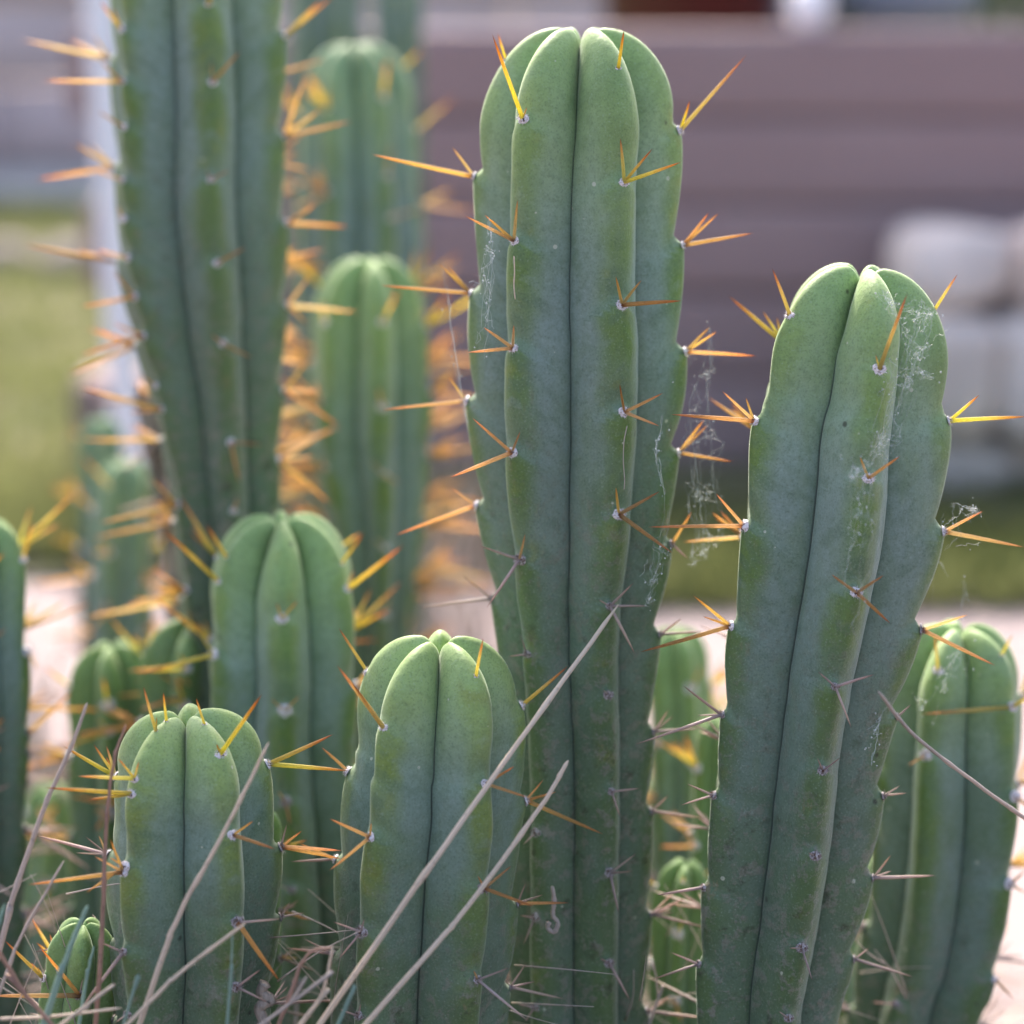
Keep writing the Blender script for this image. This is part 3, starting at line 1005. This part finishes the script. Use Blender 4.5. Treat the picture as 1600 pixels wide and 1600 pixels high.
cactus('low cactus in front at centre, crossed by two long straws', (687, 996),
       [(684, 1170, 142), (680, 1200, 147), (677, 1250, 151), (671, 1300, 152), (665, 1400, 154), (660, 1500, 152), (653, 1600, 149)],
       0.66, 5, 36, [
    (603, 1140, [(535, 1042), (555, 1070)]), (587, 1307, [(525, 1278), (590, 1285), (525, 1362)]), (578, 1457, [(535, 1440), (583, 1435), (543, 1500)]), (570, 1590, [(540, 1580), (575, 1570)]),
    (742, 1060, [(752, 1000)]), (765, 1223, [(810, 1195), (830, 1245)]), (765, 1385, [(755, 1365), (808, 1350), (840, 1415)]), (752, 1530, [(745, 1515), (800, 1510), (830, 1598)]),
    (583, 1055, [(540, 985)]), (540, 1205, [(500, 1165)]), (525, 1345, [(470, 1320), (455, 1350)]), (516, 1490, [(440, 1480), (470, 1465)]),
    (812, 1100, [(885, 1038)]), (822, 1248, [(850, 1215), (870, 1235), (943, 1303)]), (815, 1410, [(828, 1375), (855, 1395), (895, 1408)]), (805, 1545, [(830, 1505), (845, 1535), (890, 1565)])],
       seed=3, s_old=430, v=0.53, dome=1.25, young=170, mat=SKIN_FRONT, agelen=0.17)

cactus('low stout cactus at lower left, crossed by one straw', (290, 1112),
       [(300, 1260, 136), (300, 1330, 144), (298, 1400, 146), (297, 1500, 138), (292, 1600, 133)],
       0.652, 5, 36, [
    (245, 1223, [(157, 1220), (220, 1190), (252, 1197)]), (225, 1358, [(165, 1400), (203, 1343)]), (218, 1483, [(150, 1575), (180, 1465)]), (208, 1588, [(190, 1600)]),
    (362, 1175, [(428, 1080), (355, 1160)]), (385, 1305, [(417, 1282), (450, 1327)]), (384, 1440, [(452, 1435), (445, 1535)]), (370, 1545, [(408, 1515), (418, 1570)]),
    (230, 1130, [(210, 1060), (232, 1108)]), (177, 1238, [(45, 1228), (110, 1250)]), (165, 1362, [(145, 1310), (120, 1338), (18, 1383)]),
    (413, 1198, [(516, 1152), (540, 1207)]), (430, 1335, [(525, 1340), (525, 1353), (440, 1298), (462, 1310)]), (425, 1430, [(440, 1405), (462, 1423)]),
    (283, 1108, [(278, 1062)]), (331, 1122, [(317, 1080)])],
       seed=4, s_old=290, v=0.53, dome=1.15, spacing=132, young=120, mat=SKIN_FRONT, agelen=0.125)

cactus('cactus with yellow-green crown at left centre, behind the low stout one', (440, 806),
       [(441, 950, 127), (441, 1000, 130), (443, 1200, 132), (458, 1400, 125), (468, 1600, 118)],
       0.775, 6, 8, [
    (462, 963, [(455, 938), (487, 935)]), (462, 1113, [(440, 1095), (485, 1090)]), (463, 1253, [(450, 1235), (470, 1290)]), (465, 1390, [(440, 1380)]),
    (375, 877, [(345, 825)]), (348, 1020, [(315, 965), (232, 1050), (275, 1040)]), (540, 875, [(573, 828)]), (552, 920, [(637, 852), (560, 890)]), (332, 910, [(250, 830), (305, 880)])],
       seed=5, s_old=420, v=0.60, dome=1.3, spacing=148, agelen=0.24)  # short agelen also paints in the shade low between the stems

cactus('tallest cactus at left, softly out of focus, cut off by the top of the picture', (306, -260),
       [(306, 0, 144), (308, 200, 146), (311, 300, 145), (315, 400, 141), (322, 500, 130), (334, 600, 113), (345, 700, 100), (354, 800, 93), (365, 1000, 87), (370, 1300, 81)],
       0.83, 6, 18, [
    (213, 42, [(180, 0), (200, 10)]), (218, 200, [(180, 175)]), (222, 337, [(215, 318)]), (232, 465, [(200, 425), (150, 483)]), (240, 607, [(215, 590)]),
    (345, 125, [(343, 95), (388, 78)]), (352, 277, [(345, 262), (380, 262)]), (356, 408, [(402, 383)]), (363, 533, [(345, 520), (407, 557)]), (373, 688, [(422, 690), (385, 750)]), (378, 800, [(385, 780)]),
    (432, 55, [(507, -5), (490, 0)]), (438, 212, [(542, 190), (495, 170), (470, 120)]), (442, 352, [(490, 320), (480, 330), (537, 357)]), (440, 478, [(475, 430), (550, 488), (470, 505)]),
    (440, 610, [(480, 560), (497, 612), (525, 665)]), (437, 720, [(490, 715), (520, 665), (515, 790)]),
    (172, 130, [(50, 130), (135, 98)]), (180, 280, [(140, 265)]), (183, 405, [(135, 392)]), (195, 530, [(97, 558), (150, 510)]), (215, 645, [(92, 610), (165, 650)])],
       seed=6, s_old=2000, v=0.60, spacing=150, step=0.0024, n_half=8, young=330, asize=0.72)

cactus('out-of-focus cactus in the middle distance, lower of the two left of the centre cactus', (580, 403),
       [(577, 540, 97), (577, 600, 101), (578, 700, 98), (586, 800, 84), (587, 900, 68), (585, 1000, 59), (585, 1200, 55)],
       0.94, 6, 15, [(600, 505, [(627, 452)]), (597, 640, [(590, 610)]), (592, 745, [(570, 725), (615, 760)]), (588, 855, [(570, 840)]), (583, 960, [(590, 930)]), (500, 505, [(495, 470)])],
       seed=7, s_old=650, spacing=118, step=0.003, n_half=7, spine_len=125, young=160, dens=2, asize=0.7)

cactus('blurred cactus behind, its rounded crown left of the timber wall', (552, 68),
       [(560, 190, 91), (562, 350, 100), (565, 500, 104), (575, 800, 95), (580, 1100, 76)],
       1.05, 6, 32, [(608, 150, [(617, 90)]), (612, 275, [(620, 225)]), (612, 345, [(660, 330)]), (650, 205, [(712, 155)]), (652, 322, [(700, 298), (738, 335)]), (650, 430, [(705, 410), (690, 450)]), (485, 180, [(448, 122), (455, 150)])],
       seed=8, s_old=1000, spacing=118, step=0.004, n_half=7, spine_len=125, mat=SKIN_FAR, young=200, dens=2, asize=0.7)

cactus('pale tall far cactus beside the left end of the timber wall', (622, -160),
       [(622, 0, 42), (624, 200, 42), (626, 500, 42), (628, 800, 40)], 1.45, 6, 10, seed=9, spacing=90, step=0.006, n_half=5, spine_len=55, mat=SKIN_FAR, auto=False)
cactus('greyish far cactus between the tallest cactus and the pale far one', (508, -200),
       [(508, 0, 62), (508, 200, 62), (508, 500, 60), (508, 800, 60)], 1.60, 6, 25, seed=10, spacing=90, step=0.006, n_half=5, spine_len=55, mat=SKIN_FAR, auto=False)

cactus('small blurred cactus at left, beneath the white pipe', (196, 720),
       [(193, 810, 50), (193, 950, 52), (195, 1100, 50)], 1.02, 5, -22, [(160, 760, [(118, 712)]), (148, 810, [(112, 772), (125, 790)])],
       seed=11, s_old=300, spacing=95, step=0.004, n_half=7, spine_len=85, mat=SKIN_FAR, young=160)
cactus('little blurred cactus tip peeping out behind the small blurred one at left', (158, 652),
       [(158, 720, 36), (160, 900, 38)], 1.18, 5, 10, seed=12, s_old=300, spacing=85, step=0.005, n_half=6, spine_len=55, mat=SKIN_FAR)
cactus('short cactus at left with a knobbly crown, left one of the close pair', (172, 1006),
       [(182, 1110, 76), (186, 1300, 78), (190, 1600, 76)], 0.845, 5, 0, [(180, 1103, [(174, 1060)]), (212, 1025, [(166, 965), (200, 990)]), (128, 1075, [(90, 1045)]), (205, 1140, [(122, 1172), (190, 1120)])],
       seed=13, s_old=300, spacing=120, step=0.003, n_half=8, mat=SKIN_PUP, v=0.53, spine_len=105, young=150)
cactus('short bright green cactus, right one of the close pair at left', (302, 968),
       [(292, 1080, 74), (288, 1300, 72), (285, 1600, 68)], 0.825, 5, 4, [(300, 990, [(298, 950)]), (292, 1100, [(280, 1050), (255, 1090)]), (322, 1045, [(232, 1050), (312, 1022)])],
       seed=14, s_old=300, spacing=120, step=0.003, n_half=8, mat=SKIN_PUP, v=0.53, dome=1.2, spine_len=105, young=150)
cactus('dark cactus cut off by the left edge of the picture', (-28, 812),
       [(-36, 930, 82), (-35, 1100, 86), (-38, 1300, 84), (-40, 1600, 80)], 0.79, 6, 22, [(30, 872, [(48, 812)]), (8, 890, [(38, 865)]), (46, 1140, [(112, 1078)]), (45, 1175, [(100, 1165)]), (20, 1020, [(35, 1050)])],
       seed=15, s_old=330, spacing=120, step=0.0025, n_half=8, young=150, agelen=0.2)
cactus('cactus at the lower right edge, right of the broad-ribbed one', (1500, 977),
       [(1494, 1110, 116), (1491, 1200, 121), (1485, 1300, 121), (1473, 1400, 120), (1456, 1500, 118), (1433, 1600, 114)],
       0.75, 5, 39, [
    (1553, 1103, [(1410, 1117), (1602, 1072)]), (1555, 1245, [(1602, 1282)]), (1547, 1380, [(1572, 1393), (1570, 1358)]), (1520, 1527, [(1550, 1557)]),
    (1410, 1178, [(1382, 1195), (1418, 1168)]), (1392, 1298, [(1362, 1365), (1420, 1285)]), (1380, 1448, [(1340, 1500), (1350, 1440)]), (1378, 1570, [(1340, 1568)]),
    (1448, 1043, [(1443, 985)]), (1577, 1022, [(1594, 990)])],
       seed=16, s_old=520, v=0.55, dome=1.2, spacing=140, young=150, agelen=0.22)
cactus('shaded green cactus glimpsed in the gap between the centre and right cacti', (1055, 982),
       [(1060, 1070, 52), (1062, 1200, 54), (1062, 1500, 52)], 0.88, 5, 20, [(1085, 1075, [(1100, 1040)])], seed=17, s_old=300, spacing=110, step=0.003, n_half=8, dens=2, spine_len=95, young=150)
cactus('young cactus with yellow spines half hidden behind the broad-ribbed right cactus', (1122, 1122),
       [(1120, 1215, 44), (1118, 1400, 46), (1116, 1600, 46)], 0.80, 5, 18, [(1077, 1200, [(1028, 1155), (1057, 1148), (1060, 1170)]), (1068, 1320, [(1012, 1322), (1050, 1290)])], seed=18, s_old=300, spacing=110, step=0.003, n_half=8, mat=SKIN_PUP, spine_len=85, young=150)
cactus('small bright pup low in the gap left of the broad-ribbed right cactus', (1072, 1347),
       [(1062, 1450, 48), (1058, 1600, 48)], 0.765, 5, -10, [(1060, 1465, [(1070, 1440)])], seed=19, s_old=300, spacing=100, step=0.0025, n_half=8, mat=SKIN_PUP, v=0.53, spine_len=60, young=150)
cactus('small pup with yellow spines in the bottom left corner', (130, 1440),
       [(122, 1540, 60), (118, 1600, 62)], 0.66, 5, 12, [(68, 1530, [(8, 1470), (50, 1505), (60, 1512)]), (140, 1553, [(0, 1553), (80, 1475), (145, 1525)])], seed=20, s_old=130, spacing=100, step=0.002, n_half=8, mat=SKIN_PUP, v=0.60, dome=1.2, spine_len=85, young=90)
cactus('tiny green pup tucked behind the right side of the low stout cactus', (408, 1262),
       [(404, 1340, 38), (402, 1500, 38)], 0.70, 5, 10, seed=21, s_old=200, spacing=90, step=0.002, n_half=7, mat=SKIN_PUP, spine_len=50, young=120)

cactus('dark shaded cactus deep in the gap between the centre and right cacti', (1040, 1205),
       [(1042, 1290, 46), (1044, 1600, 46)], 0.97, 5, 15, seed=31, s_old=200, spacing=95, step=0.004, n_half=7, spine_len=85, young=100)
cactus('dark shaded cactus in the narrow gap between the right pair', (1345, 1335),
       [(1342, 1430, 52), (1338, 1600, 52)], 0.86, 5, 30, seed=32, s_old=200, spacing=95, step=0.004, n_half=7, spine_len=85, young=100)
cactus('dark shaded cactus low at left, behind the curved grey straw', (78, 1225),
       [(76, 1310, 44), (74, 1600, 46)], 0.93, 5, 10, seed=33, s_old=200, spacing=95, step=0.004, n_half=7, spine_len=90, young=100)
cactus('dark shaded cactus in the slot between the low centre cactus and the one behind', (545, 1180),
       [(548, 1270, 44), (550, 1600, 46)], 0.88, 5, 24, seed=34, s_old=200, spacing=95, step=0.004, n_half=7, spine_len=90, young=100)

cactus('added cactus shading the stems, standing farthest back in the gap right of the centre cactus', (1085, 1095),
       [(1086, 1190, 56), (1088, 1600, 58)], 1.06, 6, 12, seed=35, s_old=200, spacing=95, step=0.005, n_half=6, spine_len=100, young=100)  # extra stem added to throw shade on the gap cacti before it
cactus('added gap-darkening stem behind the pair of short cacti at left', (245, 1050),
       [(245, 1150, 54), (246, 1600, 56)], 0.98, 6, 22, seed=36, s_old=200, spacing=95, step=0.005, n_half=6, spine_len=100, young=100)  # another extra stem, put in to deepen the dark gap

# withered woody stem beside the tallest cactus
def dead_stem():
    pts = [at(228, 600, 0.93), at(252, 690, 0.93), at(285, 800, 0.93), at(300, 950, 0.93), at(305, 1150, 0.93)]
    pts.append(Vector((pts[-1].x, pts[-1].y, 0)))
    root = empty('dead_cactus_stem', pts[-1]); tag(root, 'withered grey brown woody cactus stem left of the tallest cactus', 'cactus')
    C = cmr([tuple(p) for p in pts], 14)
    rr = random.Random(4)
    n = 40
    V, Fc = [], []
    for i, p in enumerate(C):
        t = i / len(C)
        R = (18 + 22 * min(1, t * 2.5)) / F * 0.95
        for k in range(n):
            a = 2 * math.pi * k / n
            q = Vector((math.cos(a), math.sin(a), 0))
            rad = R * (0.78 + 0.22 * abs(math.cos(2.5 * a + 0.4)) + 0.30 * noise.noise(Vector((q.x * 3, q.y * 3, i * 0.35))))
            V.append(Vector(p) + q * rad - root.location)
    for i in range(len(C) - 1):
        for k in range(n):
            k2 = (k + 1) % n
            Fc.append((i * n + k, (i + 1) * n + k, (i + 1) * n + k2, i * n + k2))
    Fc.append(tuple(range(n)))
    link('wood', mesh_of('wood', V, Fc, [G['bark']]), root)
    for q in range(26):
        i = rr.randint(2, len(C) - 22)
        p = Vector(C[i]) ; a = rr.uniform(-2.8, 0.2)
        d = Vector((math.cos(a), math.sin(a) , rr.uniform(-.3, .5))).normalized()
        so = bpy.data.objects.new('spine', rr.choice(SPINES[rr.choice(['mid', 'old'])])); COL.objects.link(so)
        mw = Matrix.Translation(p + d * 0.007) @ basis(d, Vector((0, 0, 1))) @ Matrix.Diagonal((.0009, .0009, rr.uniform(.012, .028), 1))
        place(so, root, Matrix.Translation(root.location), mw)
dead_stem()

# ------------------------------------------------------------------ straws and grass blades, each one a thing
def stem(name, label, pts, Y, w0, w1, mat, cat, group=None, flat=1.0, down=True):
    """pts: photograph pixels from the foot to the tip; Y: distance or (foot, tip) distances"""
    Y0, Y1 = (Y[0], Y[-1]) if isinstance(Y, tuple) else (Y, Y)
    n = len(pts)
    Ys = Y if isinstance(Y, tuple) and len(Y) == n else [Y0 + (Y1 - Y0) * i / (n - 1) for i in range(n)]
    W = [at(x, y, Ys[i]) for i, (x, y) in enumerate(pts)]
    if down and W[0].z > 0.01:
        d = (W[0] - W[1]).normalized()
        if d.z < -0.15:
            k = (W[0].z - 0.005) / -d.z
            k = min(k, 0.5)
            W = [W[0] + d * k * 0.95 + Vector((0, 0.0, 0))] + W
    C = cmr([tuple(p) for p in W], 10)
    base = Vector(C[0])
    m = len(C)
    rad = []
    for i in range(m):
        t = i / (m - 1)
        rad.append(max(0.00004, (w0 + (w1 - w0) * t ** 1.3) * (0.3 if t > 0.985 else 1) * 0.5 / F * (Y0 + Y1) / 2))
    # growth joints and small kinks
    for i in range(3, m - 2):
        if (i + len(label)) % 9 == 0:
            rad[i] *= 1.28
        kx = noise.noise(Vector((i * 0.37, len(label), 1.0))) * 1.6 / F * Y0
        C[i] = C[i] + np.array((kx, 0, 0))
    V, Fc = tube([Vector(c) - base for c in C], rad, 7, flat=flat)
    o = link(name, mesh_of(name, V, Fc, [mat]), None, base)
    tag(o, label, cat, group)
    return o
DG = 'dry straws among the cacti'
stem('dry_straw', 'longest dry straw, rising from bottom centre to an areole of the tall centre cactus', [(500, 1600), (735, 1265), (966, 945)], (0.61, 0.622, 0.668), 10.5, 7.5, STRAW, 'straw', DG)
stem('dry_straw', 'second long straw, parallel and to the right of the longest one', [(572, 1600), (720, 1430), (845, 1260), (888, 1188)], (0.61, 0.62, 0.63, 0.635), 9.5, 7, STRAW, 'straw', DG)
stem('dry_straw', 'tapering straw slanting across the low stout cactus at lower left', [(218, 1600), (275, 1440), (345, 1310), (420, 1160)], (0.61, 0.612), 10.5, 5, STRAW, 'straw', DG)
stem('dry_straw', 'curved grey straw at the left edge, from the bottom to a pointed tip', [(-10, 1520), (18, 1410), (70, 1260), (110, 1170), (136, 1098)], 0.625, 11, 5, STRAW_GREY, 'straw', DG)
stem('dry_straw', 'upright reddish stalk at the left of the low stout cactus', [(150, 1600), (160, 1440), (166, 1290), (178, 1190), (197, 1132)], 0.615, 9, 4, STRAW_RED, 'straw', DG)
stem('dry_straw', 'thin arched grey straw in front of the lower right cactus', [(1640, 1305), (1540, 1235), (1430, 1150), (1372, 1080)], (0.68, 0.62), 7, 5, STRAW_GREY, 'straw', DG, down=False)
stem('dry_straw', 'straw lying across the foot of the low stout cactus up to its right areole', [(160, 1640), (270, 1530), (384, 1442)], 0.6, 7, 5, STRAW, 'straw', DG)
stem('dry_straw', 'pinkish straw crossing the bottom left corner downwards to the right', [(90, 1610), (45, 1560), (0, 1490), (-30, 1440)], 0.60, 7, 6, STRAW_RED, 'straw', DG)
stem('dry_straw', 'thin straw left of the white blade, leaning right along the bottom edge', [(70, 1620), (110, 1590), (140, 1572)], 0.60, 6, 4, STRAW, 'straw', DG)
stem('dry_straw', 'short straw rising right of the low stout cactus foot', [(420, 1640), (475, 1500), (520, 1480)], 0.61, 8, 4, STRAW_RED, 'straw', DG)
stem('dry_straw', 'straw leaning right beneath the foot of the low centre cactus', [(440, 1640), (500, 1560), (520, 1478)], 0.605, 8, 4, STRAW, 'straw', DG)
stem('dry_straw', 'thin straw forking low between the two front cacti', [(410, 1600), (450, 1570), (480, 1525)], 0.60, 6, 4, STRAW_GREY, 'straw', DG)
stem('dry_straw', 'long grey straw low at the left edge, beside the curved one', [(-20, 1600), (30, 1470), (100, 1345)], 0.62, 7, 4, STRAW_GREY, 'straw', DG)
stem('dry_straw', 'almost level straw along the bottom left edge', [(0, 1592), (80, 1588), (190, 1575)], 0.605, 6, 4, STRAW, 'straw', DG, down=False)
stem('dry_straw', 'thin straw in the bottom right dark gap, leaning left', [(1015, 1600), (1028, 1560), (1020, 1500)], 0.70, 6, 3, STRAW_GREY, 'straw', DG)
GB = 'green grass blades at the bottom left'
stem('grass_blade', 'broad bluish green grass blade in front of the bottom left pup', [(66, 1610), (95, 1520), (122, 1450), (137, 1415)], 0.605, 13, 6, BLADE, 'grass blade', GB, 0.3)
stem('grass_blade', 'thin pale green blade rising in front of the low stout cactus, at its right', [(354, 1610), (361, 1520), (363, 1460)], 0.605, 7, 3, BLADE, 'grass blade', GB, 0.3)
stem('grass_blade', 'short green blade at the very bottom beside the straw on the low stout cactus', [(190, 1610), (205, 1560), (220, 1525)], 0.605, 6, 3, BLADE, 'grass blade', GB, 0.3)
stem('grass_blade', 'narrow green blade between the pup and the reddish stalk', [(122, 1610), (135, 1530), (147, 1478)], 0.615, 8, 4, BLADE, 'grass blade', GB, 0.3)
stem('grass_blade', 'small green blade at the left edge near the bottom', [(-8, 1460), (2, 1430), (8, 1412)], 0.60, 9, 3, BLADE, 'grass blade', GB, 0.3, down=False)
stem('grass_blade', 'tiny green blade at bottom centre left of the longest straw foot', [(520, 1620), (533, 1590), (542, 1575)], 0.605, 8, 4, BLADE, 'grass blade', GB, 0.3)

# blurred dry grass standing behind, and litter on the bed: uncountable
def dry_grass(name, label, spots, seed, mat):
    rr = random.Random(seed)
    V, Fc = [], []
    for (cx, cy, sx, sy, n, h0, h1, r) in spots:
        for q in range(n):
            x, y = cx + rr.gauss(0, sx), cy + rr.gauss(0, sy)
            hgt = rr.uniform(h0, h1)
            lx, ly = rr.gauss(0, 0.22) * hgt, rr.gauss(0, 0.22) * hgt
            tube([(x, y, 0.0), (x + lx * .3, y + ly * .3, hgt * .5), (x + lx, y + ly, hgt)], [r, r * .8, r * .25], 4, V, Fc)
    o = link(name, mesh_of(name, V, Fc, [mat], False))
    tag(o, label, 'dry grass', kind='stuff')
gs = on_ground(700, 1010); gl = on_ground(95, 1190); gm = on_ground(1090, 1000)
dry_grass('dry_grass_tuft', 'blurred pale dry grass in the gap left of the centre cactus', [(gs.x, 1.5, .022, .05, 60, .10, .26, .0012), (gl.x, 1.25, .016, .05, 50, .05, .16, .0012)], 3, STRAW_GREY)

def litter():
    rr = random.Random(12)
    V, Fc = [], []
    for q in range(900):
        an = rr.uniform(0, 6.28); t = math.sqrt(rr.random())
        x, y = 0.36 * t * math.cos(an), 0.80 + 0.40 * t * math.sin(an)
        z = 0.024 * (1 - t ** 3) + rr.uniform(0.002, 0.02)
        a = rr.uniform(0, 6.28); L = rr.uniform(.02, .09)
        dz = rr.uniform(-.012, .02)
        p = Vector((x, y, z)); d = Vector((math.cos(a) * L, math.sin(a) * L, dz))
        tube([p - d * .5, p + Vector((0, 0, rr.uniform(0, .006))), p + d * .5], [.0008, .001, .0005], 4, V, Fc)
    o = link('dry_litter', mesh_of('dry_litter', V, Fc, [STRAW], False))
    tag(o, 'dry straw and spine litter on the soil under the cacti', 'litter', kind='stuff')
litter()

def tangle(label, regions, seed):
    rr = random.Random(seed)
    V, Fc = [], []
    for (x0, x1, y0, y1, Ya, Yb_, n) in regions:
        for q in range(n):
            x, y, Yc = rr.uniform(x0, x1), rr.uniform(y0, y1), rr.uniform(Ya, Yb_)
            a = rr.choice([rr.uniform(-0.5, 0.6), rr.uniform(0.7, 2.2), rr.uniform(1.9, 2.6)]); L = rr.uniform(60, 190)
            dx, dy = math.cos(a) * L / 2, -math.sin(a) * L / 2
            p0, p1, p2 = at(x - dx, y - dy, Yc + .008), at(x + rr.uniform(-6, 6), y + rr.uniform(-6, 6), Yc), at(x + dx, y + dy, Yc - .004)
            r = rr.uniform(1.0, 2.0) / F * Yc
            pts = cmr([tuple(p0), tuple(p1), tuple(p2)], 4)
            tube(pts, [r * (1 - 0.7 * i / (len(pts) - 1)) for i in range(len(pts))], 5, V, Fc)
    o = link('straw_tangle', mesh_of('straw_tangle', V, Fc, [STRAW_GREY], True))
    tag(o, label, 'straw', kind='stuff')
tangle('tangle of thin dry grass straws at the feet of the cacti', [(-20, 170, 1380, 1620, .62, .70, 16), (380, 540, 1430, 1620, .63, .70, 12), (820, 1010, 1480, 1620, .66, .70, 10), (1020, 1090, 1380, 1600, .70, .80, 12), (1300, 1400, 1450, 1600, .70, .80, 10), (40, 120, 1080, 1330, .84, 1.1, 16), (655, 740, 850, 1010, 1.0, 1.3, 14)], 6)

# ------------------------------------------------------------------ cobwebs
def cobweb(label, anchors, Y, n, seed, jitter=16, thick=1.0, specks=12):
    """anchors: pixel points the silk is strung between"""
    rr = random.Random(seed)
    V, Fc = [], []
    base = at(anchors[0][0], anchors[0][1], Y)
    def W(x, y, dy=0.0): return at(x, y, Y + dy) - base
    knots = [(x, y) for x, y in anchors]
    for q in range(int(n * 0.95)):
        a = rr.choice(knots)
        near = sorted(knots, key=lambda k: (k[0] - a[0]) ** 2 + (k[1] - a[1]) ** 2)
        b = rr.choice(near[1:7]) if rr.random() < 0.75 else rr.choice(knots)
        if a == b: continue
        L = math.hypot(a[0] - b[0], a[1] - b[1])
        m = 5
        pts = []
        sag = rr.uniform(0, 0.10) * L
        dy0, dy1 = rr.uniform(-.006, .004), rr.uniform(-.006, .004)
        cut = rr.uniform(0.35, 1.0)
        for i in range(m + 1):
            t = i / m * cut
            x = a[0] + (b[0] - a[0]) * t + rr.gauss(0, jitter * .16)
            y = a[1] + (b[1] - a[1]) * t + sag * 4 * t * (1 - t) + rr.gauss(0, jitter * .16)
            pts.append((x, y, dy0 + (dy1 - dy0) * t))
        r = rr.uniform(0.16, 0.38) * thick / F * Y
        tube([W(*p) for p in pts], [r] * len(pts), 3, V, Fc)
        if rr.random() < 0.6: knots.append((pts[3][0] + rr.gauss(0, jitter * .5), pts[3][1] + rr.gauss(0, jitter * .5)))
    for q in range(specks):
        a = rr.choice(knots)
        c = W(a[0] + rr.gauss(0, 6), a[1] + rr.gauss(0, 6), -.002)
        r = rr.uniform(0.9, 1.9) / F * Y
        tube([c - Vector((0, 0, r)), c, c + Vector((0, 0, r))], [r * .3, r, r * .3], 5, V, Fc)
    o = link('cobweb', mesh_of('cobweb', V, Fc, [SILK], False), None, base)
    tag(o, label, 'cobweb', 'cobwebs on the cactus spines')
cobweb('dense cobweb over the upper right side of the broad-ribbed cactus', [(1380, 455), (1450, 490), (1392, 470), (1440, 520), (1385, 560), (1425, 600), (1392, 640), (1440, 470), (1410, 690), (1385, 720), (1455, 540), (1460, 590), (1405, 500), (1420, 540), (1400, 600)], 0.65, 170, 1, 18, 0.9, 46)
cobweb('loose cobweb on the front rib of the broad-ribbed cactus', [(1378, 680), (1330, 745), (1372, 712), (1345, 800), (1330, 860), (1360, 880), (1320, 920), (1355, 960), (1345, 1010)], 0.632, 70, 2, 18, 0.8, 40)
cobweb('torn cobweb between two spines right of the broad-ribbed cactus', [(1468, 825), (1527, 795), (1548, 830), (1500, 838), (1490, 785), (1475, 862), (1528, 850)], 0.672, 34, 3, 12, 0.9, 8)
cobweb('cobweb in the dark gap between the centre and right cacti', [(1075, 550), (1108, 510), (1100, 655), (1085, 600), (1062, 708), (1130, 690), (1100, 760), (1075, 790), (1133, 822), (1108, 610), (1090, 772), (1110, 840), (1085, 880)], 0.70, 120, 4, 16, 0.85, 20)
cobweb('cobweb strands on the left flank of the centre cactus', [(765, 345), (740, 458), (770, 400), (745, 430), (768, 470), (742, 540), (770, 510), (755, 560), (760, 390)], 0.672, 44, 5, 12, 0.85, 26)
cobweb('single hanging thread with debris left of the centre cactus', [(692, 412), (700, 470), (706, 560), (722, 605), (730, 660)], 0.70, 12, 6, 8, 1.2, 8)
cobweb('cobweb skein hanging on the right flank of the centre cactus', [(1043, 600), (1035, 650), (1025, 690), (1027, 740), (1040, 772), (1030, 720), (1022, 700)], 0.652, 26, 7, 6, 1.1, 10)
cobweb('faint cobweb low on the right flank of the centre cactus', [(1040, 772), (1020, 850), (1000, 900), (1045, 870), (1010, 940), (1050, 800), (1030, 900)], 0.66, 40, 8, 12, 0.6, 14)
cobweb('cobweb over the crown of the lower right cactus', [(1448, 1043), (1500, 1015), (1520, 1005), (1470, 1080), (1440, 1110), (1510, 1060), (1430, 1090), (1460, 1130), (1553, 1103)], 0.70, 36, 9, 12, 0.8, 14)
cobweb('ragged silk strand on the lower right edge of the broad-ribbed cactus', [(1400, 1075), (1375, 1120), (1352, 1140), (1358, 1170), (1362, 1195), (1395, 1140)], 0.65, 18, 10, 8, 1.0, 8)
cobweb('thin silk from the spine at the right above the lower right cactus crown', [(1460, 870), (1458, 940), (1470, 960), (1505, 905), (1503, 975), (1515, 940)], 0.70, 14, 11, 8, 0.8, 4)

# ------------------------------------------------------------------ small dried bits
def dried_bit(name, label, pts, Y, w, mat, cat):
    W = [at(x, y, Y) for x, y in pts]
    base = W[0]
    C = cmr([tuple(p) for p in W], 8)
    rr = random.Random(len(label))
    rad = [w / F * Y * (0.7 + 0.5 * abs(noise.noise(Vector((i * .4, w, 0))))) * (0.5 if i in (0, len(C) - 1) else 1) for i in range(len(C))]
    V, Fc = tube([Vector(c) - base for c in C], rad, 7)
    o = link(name, mesh_of(name, V, Fc, [mat]), None, base)
    tag(o, label, cat)
dried_bit('dried_tendril', 'curled dried grey shred hanging on the lower centre cactus', [(863, 1385), (866, 1408), (864, 1430), (872, 1442), (866, 1456), (856, 1450), (858, 1440)], 0.672, 4.5, STRAW_GREY, 'shred')
dried_bit('dried_husk', 'black and white dried husk at the foot of the low stout cactus', [(415, 1535), (408, 1550), (422, 1562), (405, 1575), (412, 1600), (404, 1640)], 0.635, 12, G['bark'], 'husk')
dried_bit('dried_drip', 'dried sap drip below an areole on the left front rib of the centre cactus', [(803, 400), (804, 425), (803, 445), (805, 468)], 0.662, 1.3, STRAW, 'drip')
dried_bit('dried_drip', 'long thin dried sap drip on the right front rib of the centre cactus', [(980, 665), (975, 690), (974, 720), (976, 750), (975, 765)], 0.662, 1.0, STRAW_GREY, 'drip')
